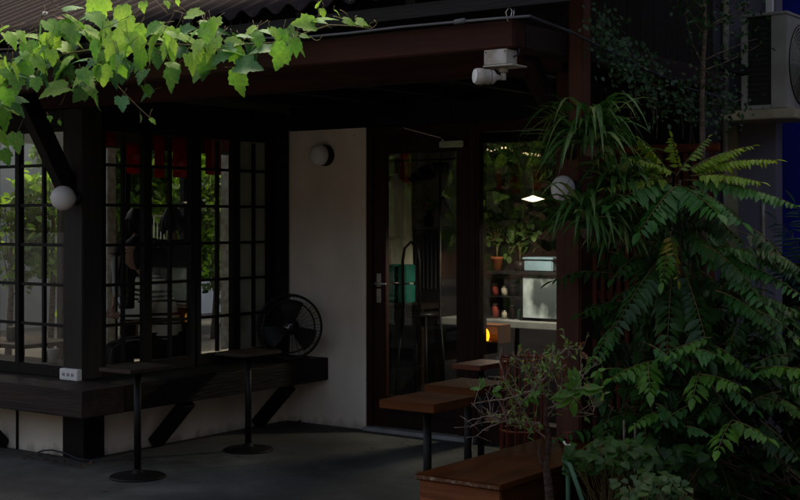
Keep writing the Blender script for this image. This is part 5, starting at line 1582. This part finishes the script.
def skin_obj(name, verts, edges, radii, m, parent, sub=2):
    me = bpy.data.meshes.new(name)
    me.from_pydata([tuple(v) for v in verts], edges, [])
    me.materials.append(m)
    ob = bpy.data.objects.new(name, me); COL.objects.link(ob)
    attach(ob, parent)
    sk = ob.modifiers.new('skin', 'SKIN'); sk.use_smooth_shade = True
    lay = me.skin_vertices[0].data if me.skin_vertices else None
    if lay is None:
        bpy.context.view_layer.objects.active = ob
        lay = me.skin_vertices[0].data
    for i, r in enumerate(radii):
        lay[i].radius = (r, r) if not isinstance(r, tuple) else r
    lay[0].use_root = True
    ss = ob.modifiers.new('sub', 'SUBSURF'); ss.levels = sub; ss.render_levels = sub
    return ob


def person(loc, face, label, shirt, seated=True, seat=.46, height=1.62, hands=None, lean=0.1, mtrouser=None, hair_long=True, group=None):
    """face: heading unit vector (xy). Joints in local frame: F forward, S to the person's right."""
    o = empty('person', loc, label, 'person', group)
    F = Vector((face[0], face[1], 0)).normalized(); Sd = Vector((F.y, -F.x, 0)); U = Vector((0, 0, 1))
    base = Vector(loc)
    k = height / 1.70
    pz = (seat + .10) if seated else .92 * k
    J = {}
    W = lambda f, s, u: base + F * f + Sd * s + U * u
    J['pel'] = W(0, 0, pz)
    J['wai'] = W(lean * .3, 0, pz + .18 * k)
    J['che'] = W(lean * .9, 0, pz + .36 * k)
    J['nec'] = W(lean * 1.4, 0, pz + .52 * k)
    J['hea'] = W(lean * 1.9 + .02, 0, pz + .60 * k)
    V = [J['pel'], J['wai'], J['che'], J['nec'], J['hea']]
    Rr = [(.13 * k, .10 * k), (.115 * k, .085 * k), (.135 * k, .095 * k), .05 * k, .048 * k]
    E = [(0, 1), (1, 2), (2, 3), (3, 4)]
    sV = [J['pel'] - U * .04, J['wai'], J['che'], J['nec'] - U * .035]; sR = [(.20 * k, .155 * k), (.195 * k, .15 * k), (.20 * k, .14 * k), .065 * k]; sE = [(0, 1), (1, 2), (2, 3)]
    tV = [J['pel'] - U * .01]; tR = [(.15 * k, .12 * k)]; tE = []
    hand_pts = []
    for sg in (-1, 1):
        shd = W(lean * 1.2, sg * .17 * k, pz + .46 * k)
        if hands and hands.get(sg) is not None:
            hp = Vector(hands[sg])
            mid = (shd + hp) / 2
            elb = mid + Vector((0, 0, -.13)) - F * .03 + Sd * sg * .04
        else:
            if seated:
                elb = W(lean * 1.0 + .02, sg * .23 * k, pz + .20 * k); hp = W(.24, sg * .14 * k, pz + .10 * k)
            else:
                elb = W(0, sg * .22 * k, pz + .20 * k); hp = W(.06, sg * .22 * k, pz - .04 * k)
        i0 = len(V)
        V += [shd, elb, hp]; Rr += [.055 * k, .040 * k, .026 * k]; E += [(2, i0), (i0, i0 + 1), (i0 + 1, i0 + 2)]
        s0 = len(sV)
        sV += [shd, elb, hp.lerp(elb, .18)]; sR += [.088 * k, .074 * k, .052 * k]; sE += [(2, s0), (s0, s0 + 1), (s0 + 1, s0 + 2)]
        hand_pts.append((sg, elb, hp))
        hip = W(0, sg * .09, pz - .02)
        if seated:
            kn = W(.42 * k, sg * .11, seat + .07); an = W(.40 * k, sg * .11, .09); to = W(.55 * k, sg * .12, .04)
        else:
            kn = W(.02, sg * .10, .48 * k); an = W(0, sg * .10, .08); to = W(.15, sg * .11, .035)
        i0 = len(V)
        V += [hip, kn, an, to]; Rr += [.085 * k, .055 * k, .036 * k, .032]; E += [(0, i0), (i0, i0 + 1), (i0 + 1, i0 + 2), (i0 + 2, i0 + 3)]
        t0 = len(tV)
        tV += [hip, kn, an + U * .03]; tR += [.098 * k, .070 * k, .052 * k]; tE += [(0, t0), (t0, t0 + 1), (t0 + 1, t0 + 2)]
    # fingers as chains rooted in the palm
    for sg, elb, hp in hand_pts:
        d = (hp - elb).normalized(); sd2 = d.cross(U).normalized(); pn = sd2.cross(d)
        wi = [i for i, v in enumerate(V) if v is hp][0]
        palm = hp + d * .055; ip = len(V)
        V.append(palm); Rr.append((.030, .014)); E.append((wi, ip))
        for fi, (off, ln) in enumerate(((-.027, .058), (-.009, .068), (.009, .064), (.027, .050))):
            r0 = len(V)
            V += [palm + d * .030 + sd2 * off, palm + d * (.030 + ln * .55) + sd2 * off * 1.15 + pn * -.008, palm + d * (.03 + ln * .92) + sd2 * off * 1.2 + pn * -.028]
            Rr += [.0085, .0075, .0065]; E += [(ip, r0), (r0, r0 + 1), (r0 + 1, r0 + 2)]
        r0 = len(V)
        V += [hp + d * .03 - sd2 * sg * .030, hp + d * .065 - sd2 * sg * .050 - pn * .006, hp + d * .09 - sd2 * sg * .048 - pn * .02]
        Rr += [.011, .010, .008]; E += [(ip, r0), (r0, r0 + 1), (r0 + 1, r0 + 2)]
    off = base
    skin_obj('body', [v for v in V], E, Rr, m_skin, o, 2)
    skin_obj('shirt', sV, sE, sR, shirt, o, 2)
    skin_obj('trousers', tV, tE, tR, mtrouser or m_black, o, 2)
    hc = J['hea'] + U * .085 * k + F * .02
    M = Matrix((F, -Sd, U)).transposed()

    def ff(p):   # jaw narrower, face flatter
        z = p.z
        q = Vector((p.x, p.y, p.z))
        if z < 0: q.x *= 1 + .10 * z; q.y *= 1 + .28 * z
        if p.x > .7 and abs(p.y) < .25 and -.35 < z < .12: q.x += .16 * (1 - abs(p.y) * 4) * (1 - abs(z + .12) * 2)
        return q
    hm = MB(); vs, fs = sphere_pts(hc, .098, .076, .118, M, 28, 22, ff); hm.add(vs, fs, 0, True)
    for sg in (-1, 1):
        vs, fs = sphere_pts(hc + Sd * sg * .076 - F * .005, .016, .008, .028, M, 10, 8); hm.add(vs, fs, 0, True)
    ho = hm.build('head', m_skin, o)
    fe_ = MB()
    for sg in (-1, 1):
        vs, fs = sphere_pts(hc + F * .088 + Sd * sg * .030 + U * .008, .010, .015, .008, M, 10, 6); fe_.add(vs, fs, 0, True)
        fe_.bar(hc + F * .092 + Sd * sg * .016 + U * .030, hc + F * .084 + Sd * sg * .044 + U * .030, .006, .005)
    fe_.build('eyes', m_hair, ho)
    mo = MB(); vs, fs = sphere_pts(hc + F * .090 - U * .052, .008, .022, .007, M, 12, 6); mo.add(vs, fs, 0, True)
    mo.build('mouth', mat('lips', (.35, .10, .08), .5), ho)
    hh = MB()

    def hf(p):
        q = p.copy()
        if p.x > .35 and p.z < .45: q.x = .35 + (p.x - .35) * .1
        q *= 1 + .03 * sin(9 * p.y + 5 * p.z)
        return q
    vs, fs = sphere_pts(hc - F * .016 + U * .018, .108, .094, .118, M, 24, 16, hf); hh.add(vs, fs, 0, True)
    if hair_long:
        for s_ in range(-4, 5):
            a = s_ / 4 * 1.7
            p0 = hc - F * cos(a) * .075 + Sd * sin(a) * .078 + U * .03
            p2 = p0 - U * (.13 + .02 * cos(3 * s_)) - F * cos(a) * .02 + Sd * sin(a) * .015
            hh.tube(bez(p0, (p0 + p2) / 2 - F * cos(a) * .02 + Sd * sin(a) * .02, p2, 7), [.03, .032, .032, .030, .026, .018, .006], 8)
    hh.build('hair', m_hair, o)
    sho = MB()
    for sg in (-1, 1):
        an = W(.40 * k if seated else 0, sg * (.11 if seated else .10), .0)
        vs, fs = sphere_pts(an + F * .07 + U * .045, .135, .048, .044, M, 16, 10); sho.add(vs, fs, 0, True)
    sho.build('shoes', m_black, o)
    return o, J


# striped-top customer sits just inside the porch-side windows, looking left
pa_ = at(166, 300, 9.75); pa_.z = 0
fdir = (-RV * 0.9 - FV * 0.45)
hnd = at(113, 315, 9.45)
per, JJ = person(pa_, (fdir.x, fdir.y), 'seated person in a cream and black striped top reaching one hand to the left', m_stripe, True, .50, 1.66, {-1: hnd, 1: hnd + Vector((.10, .16, -.04))}, lean=.10)
pb2 = at(139, 300, 11.6); pb2.z = 0
person(pb2, (-0.9, 0.3), 'standing person in black silhouetted against the greenery, left of the window mullion', m_black, False, .5, 1.58, None, lean=.02, group='dark clothed people standing inside')
pb3 = at(172, 300, 11.8); pb3.z = 0
person(pb3, (-0.6, 0.7), 'standing person in black silhouetted further right, beside the short red banner', m_black, False, .5, 1.60, None, lean=.02, group='dark clothed people standing inside')
# stool for the seated customer
sx_, sy_ = pa_.x, pa_.y
sto = empty('cafe_stool', pa_, 'round dark stool under the person in the striped top', 'stool')
MB().lathe([(0, .455), (.17, .455), (.18, .47), (.17, .487), (0, .49)], pa_, 26).build('seat', m_intwood, sto)
for k in range(4):
    a = pi / 4 + k * pi / 2
    MB().tube([(sx_ + .11 * cos(a), sy_ + .11 * sin(a), .456), (sx_ + .17 * cos(a), sy_ + .17 * sin(a), 0)], .014, 8).build('leg', m_intwood, sto)
# pale scarf hanging from a dark stand left of the seated person
q0 = at(117, 256, 9.9); q1 = at(113, 275, 9.9); q2 = at(118, 297, 9.9)
scf = MB(); pts = bez(q0, q1, q2, 10)
vsx = []; fsx = []
for i, p in enumerate(pts):
    for s_, dz in ((-1, .0), (-.3, .012), (.4, -.004), (1, .008)):
        vsx.append(p + RV * s_ * (.026 + .006 * sin(i)) - FV * dz)
for i in range(9):
    for j in range(3):
        fsx.append((i * 4 + j, i * 4 + j + 1, i * 4 + j + 5, i * 4 + j + 4))
scf.add(vsx, fsx, 0, True)
so_ = scf.build('pale_scarf', m_scarf, label='pale scarf hanging left of the person in the striped top', cat='scarf')
sm = so_.modifiers.new('t', 'SOLIDIFY'); sm.thickness = .006
b0 = Vector((q0.x, q0.y, 0)) - FV * .02
cs = MB().tube([b0, b0 + Vector((0, 0, q0.z + .03))], .010, 8).tube([b0 + Vector((0, 0, q0.z + .02)) - RV * .05, b0 + Vector((0, 0, q0.z + .015)) + RV * .05], .007, 8).lathe([(.15, 0), (.15, .015), (.02, .02)], b0, 24)
cs.build('coat_stand', m_blackmet, label='thin black stand carrying the pale scarf', cat='stand')

# ================================================================== GARDEN beyond the room
random.seed(51)
MB().box(-8.6, -8.45, -4, 12, 0, 3.2).build('garden_wall', m_stucco, label='pale rendered wall at the far side of the garden', cat='wall')


def bush(name, c, r, h, n, m, label, cat='tree', leafsize=.09, trunk_h=None, zc=None, shape=OVAL, core=.25):
    c = Vector(c)
    o = empty(name, (c.x, c.y, 0), label, cat)
    st = MB(); fm = MB()
    zc = zc if zc is not None else h / 2
    rh = h / 2
    nb = 12
    tips = []
    st.tube([Vector((c.x, c.y, 0)), Vector((c.x + .05, c.y, max(.2, zc - rh * .6))), Vector((c.x, c.y + .04, zc + rh * .5))], [.05 * r + .02, .04 * r + .015, .01], 8)
    for k in range(nb):
        a = random.uniform(0, 2 * pi); el = random.uniform(-.7, 1)
        p = Vector((c.x + cos(a) * r * .75 * sqrt(max(0.1, 1 - el * el * .6)), c.y + sin(a) * r * .75 * sqrt(max(0.1, 1 - el * el * .6)), zc + rh * el * .8))
        s = Vector((c.x, c.y, zc - rh * .5 + random.uniform(0, rh)))
        st.tube(bez(s, (s + p) / 2 + Vector((0, 0, .1)), p, 6), [.014 * r + .004, .012 * r, .010 * r, .008 * r, .006 * r, .003], 5)
        tips.append((p, random.uniform(.28, .5) * r))
    for k in range(n):
        p, rr = random.choice(tips)
        q = p + Vector((random.gauss(0, rr * .6), random.gauss(0, rr * .6), random.gauss(0, rr * .55)))
        leaf(fm, q, rv() + Vector((0, 0, -.3)), rv(.7) + Vector((0, 0, .8)), leafsize * random.uniform(.6, 1.2), shape, 0 if random.random() < .6 else 1)
    fm.build('crown', m, o); st.build('trunk', m_bark, o)
    return o


def g_at(px, xw):   # a place in the garden seen at px through the room
    p = on_x(px, 220, xw); return (p.x, p.y, 0)


bush('garden_tree', g_at(112, -5.0), .6, 2.6, 2600, [m_tree_b, m_tree], 'bright leafy shrub beyond the room, leftmost in the latticed window', leafsize=.13, zc=1.6)
bush('garden_tree', g_at(134, -5.4), .6, 3.0, 2600, [m_tree_b, m_tree], 'bright garden shrub beyond the second lattice column', leafsize=.14, zc=1.7)
bush('garden_tree', g_at(166, -4.8), .42, 2.4, 1700, [m_vine_b, m_tree_b], 'yellow green sunlit shrub right of the window mullion', leafsize=.14, zc=2.0)
bush('garden_tree', g_at(214, -5.2), .55, 2.8, 2200, [m_tree, m_tree_b], 'darker garden shrub in the third latticed window', leafsize=.10, zc=1.5)
bush('garden_tree', g_at(50, -4.9), .32, 2.2, 700, [m_tree_b, m_vine_b], 'leafy shrub seen through the front window beside the corner post', leafsize=.12, zc=1.5)
bush('garden_tree', g_at(8, -5.2), .4, 1.8, 700, [m_tree, m_tree_b], 'low garden shrub seen at the far left of the front window', leafsize=.10, zc=1.2)
for (px, lab) in ((124, 'tall bright green shrub at the back of the garden, left of the mullion'), (158, 'tall bright green shrub at the back of the garden, behind the railing'), (196, 'tall bright green shrub at the back of the garden, right of the middle banner'), (224, 'tall bright green shrub at the back of the garden, by the white post')):
    bush('garden_tree', g_at(px, -6.6), .75, 3.0, 2200, [m_tree_b, m_tree], lab, leafsize=.15, zc=1.7)
# pale posts and railing in the garden
for (px, xw, w, lab) in ((108, -4.2, .06, 'white garden post behind the leftmost panes'), (229, -4.0, .07, 'white garden post in the third latticed window')):
    p = on_x(px, 220, xw)
    MB().box(p.x - w, p.x + w, p.y - w, p.y + w, 0, 2.6, bev=.005).build('garden_post', m_white_old, label=lab, cat='post')
ra = empty('garden_railing', g_at(165, -4.1), 'thin metal railing in front of the garden shrubs', 'railing')
a = on_x(154, 216, -4.1); b_ = on_x(174, 216, -4.1)
mb = MB().bar(a, b_, .03, .02)
for k in range(7):
    p = a.lerp(b_, k / 6); mb.tube([p, Vector((p.x, p.y, 0))], .006, 6)
mb.build('rail', m_silver, ra)
dp = on_x(183, 178, -4.3)
MB().bar(dp, on_x(188, 212, -4.3), .03, .03).tube([on_x(188, 212, -4.3), Vector((on_x(188, 212, -4.3).x, on_x(188, 212, -4.3).y, 0))], .015, 6).build('leaning_pole', m_white_old, label='slanting pale pole in the garden right of the mullion', cat='pole')

# ================================================================== STREET SIDE (behind the camera): what closes off the sky
random.seed(71)
OB = empty('unseen_street_building', (0, -19, 0), 'unseen two storey brick building across the street, added to darken the sky side', 'building')
w_ = MB()
w_.box(-16, 22, -19.5, -19.0, 0, 5.6)  # unseen block, put behind the camera to darken the ambient light
w_.build('wall', mat('dull_brick', (0.12, 0.075, 0.055), .9, (0.07, 0.045, 0.035), 2), OB)
for k in range(7):
    for lv in (0, 1):
        xx = -13 + k * 4.6; zz = .8 + lv * 2.6
        f_ = MB().box(xx, xx + 1.9, -18.99, -18.93, zz, zz + 1.5)
        f_.build('window', m_blackpl, OB)
bush('unseen_shade_bush', (6.0, 1.0, 0), 1.0, 2.6, 3200, [m_tree, m_fern_d], 'unseen tall bush right of the planting bed, added to shade the porch floor', 'shrub', leafsize=.16, zc=1.3)  # unseen bushes, added to hold back sky light from the right
bush('unseen_shade_bush', (6.4, -1.2, 0), 0.8, 2.2, 2400, [m_tree, m_fern_d], 'unseen tall bush nearer the street, added to shade the porch floor', 'shrub', leafsize=.16, zc=1.1)
MB().box(8.9, 9.1, -9, 4, 0, 4.2).build('unseen_shade_wall', m_greywall, label='unseen grey wall added at the right to shade the porch', cat='wall')  # unseen wall, added so less sky light reaches the porch floor
bush('unseen_shade_tree', (7.2, 1.2, 0), 2.2, 3.2, 3600, [m_tree, m_fern_d], 'unseen broad tree added to shade the right of the porch', leafsize=.20, zc=5.2)  # unseen crown, placed overhead to shade the plants at the right
bush('unseen_shade_tree', (5.2, -3.0, 0), 0.01, .02, 2, [m_tree, m_fern_d], 'x', leafsize=.01) if False else None
bush('street_tree', (-5.2, -9.5, 0), 1.9, 3.2, 2600, [m_tree, m_tree_b], 'street tree across the road from the porch', leafsize=.24, zc=2.3)
bush('street_tree', (-9.5, -13, 0), 2.0, 3.6, 2400, [m_tree, m_tree_b], 'second street tree in front of the brick building', leafsize=.26, zc=2.6)

# ================================================================== LIGHT
SUN_EL, = (radians(56),)
sdir = Vector((0.42, -0.50, 0)).normalized()      # horizontal travel direction of light
ldir = Vector((sdir.x * cos(SUN_EL), sdir.y * cos(SUN_EL), -sin(SUN_EL)))
sl = bpy.data.lights.new('sun', 'SUN'); sl.energy = 0.65; sl.angle = radians(12); sl.color = (1.0, .94, .84)
so2 = bpy.data.objects.new('sun', sl); COL.objects.link(so2)
so2.rotation_euler = ldir.to_track_quat('-Z', 'Y').to_euler()
so2.location = (0, 0, 12)
W_ = bpy.data.worlds.new('World'); S.world = W_; W_.use_nodes = True
nt = W_.node_tree
sky = nt.nodes.new('ShaderNodeTexSky'); sky.sky_type = 'NISHITA'; sky.sun_disc = False
sky.sun_elevation = SUN_EL
to_sun = -ldir
sky.sun_rotation = math.atan2(to_sun.x, to_sun.y)
sky.air_density = 0.7; sky.dust_density = 5.0; sky.ozone_density = 0.5
nt.links.new(sky.outputs[0], nt.nodes['Background'].inputs[0])
nt.nodes['Background'].inputs[1].default_value = 0.14

S.view_settings.view_transform = 'Standard'
S.view_settings.look = 'None'
S.view_settings.gamma = 1
S.view_settings.use_curve_mapping = False
S.view_settings.exposure = 1.48
S.view_settings.use_white_balance = True
S.view_settings.white_balance_temperature = 8200
S.render.engine = 'CYCLES'
S.cycles.max_bounces = 8
S.cycles.transparent_max_bounces = 12
S.cycles.use_denoising = True
S.cycles.sample_clamp_indirect = 4
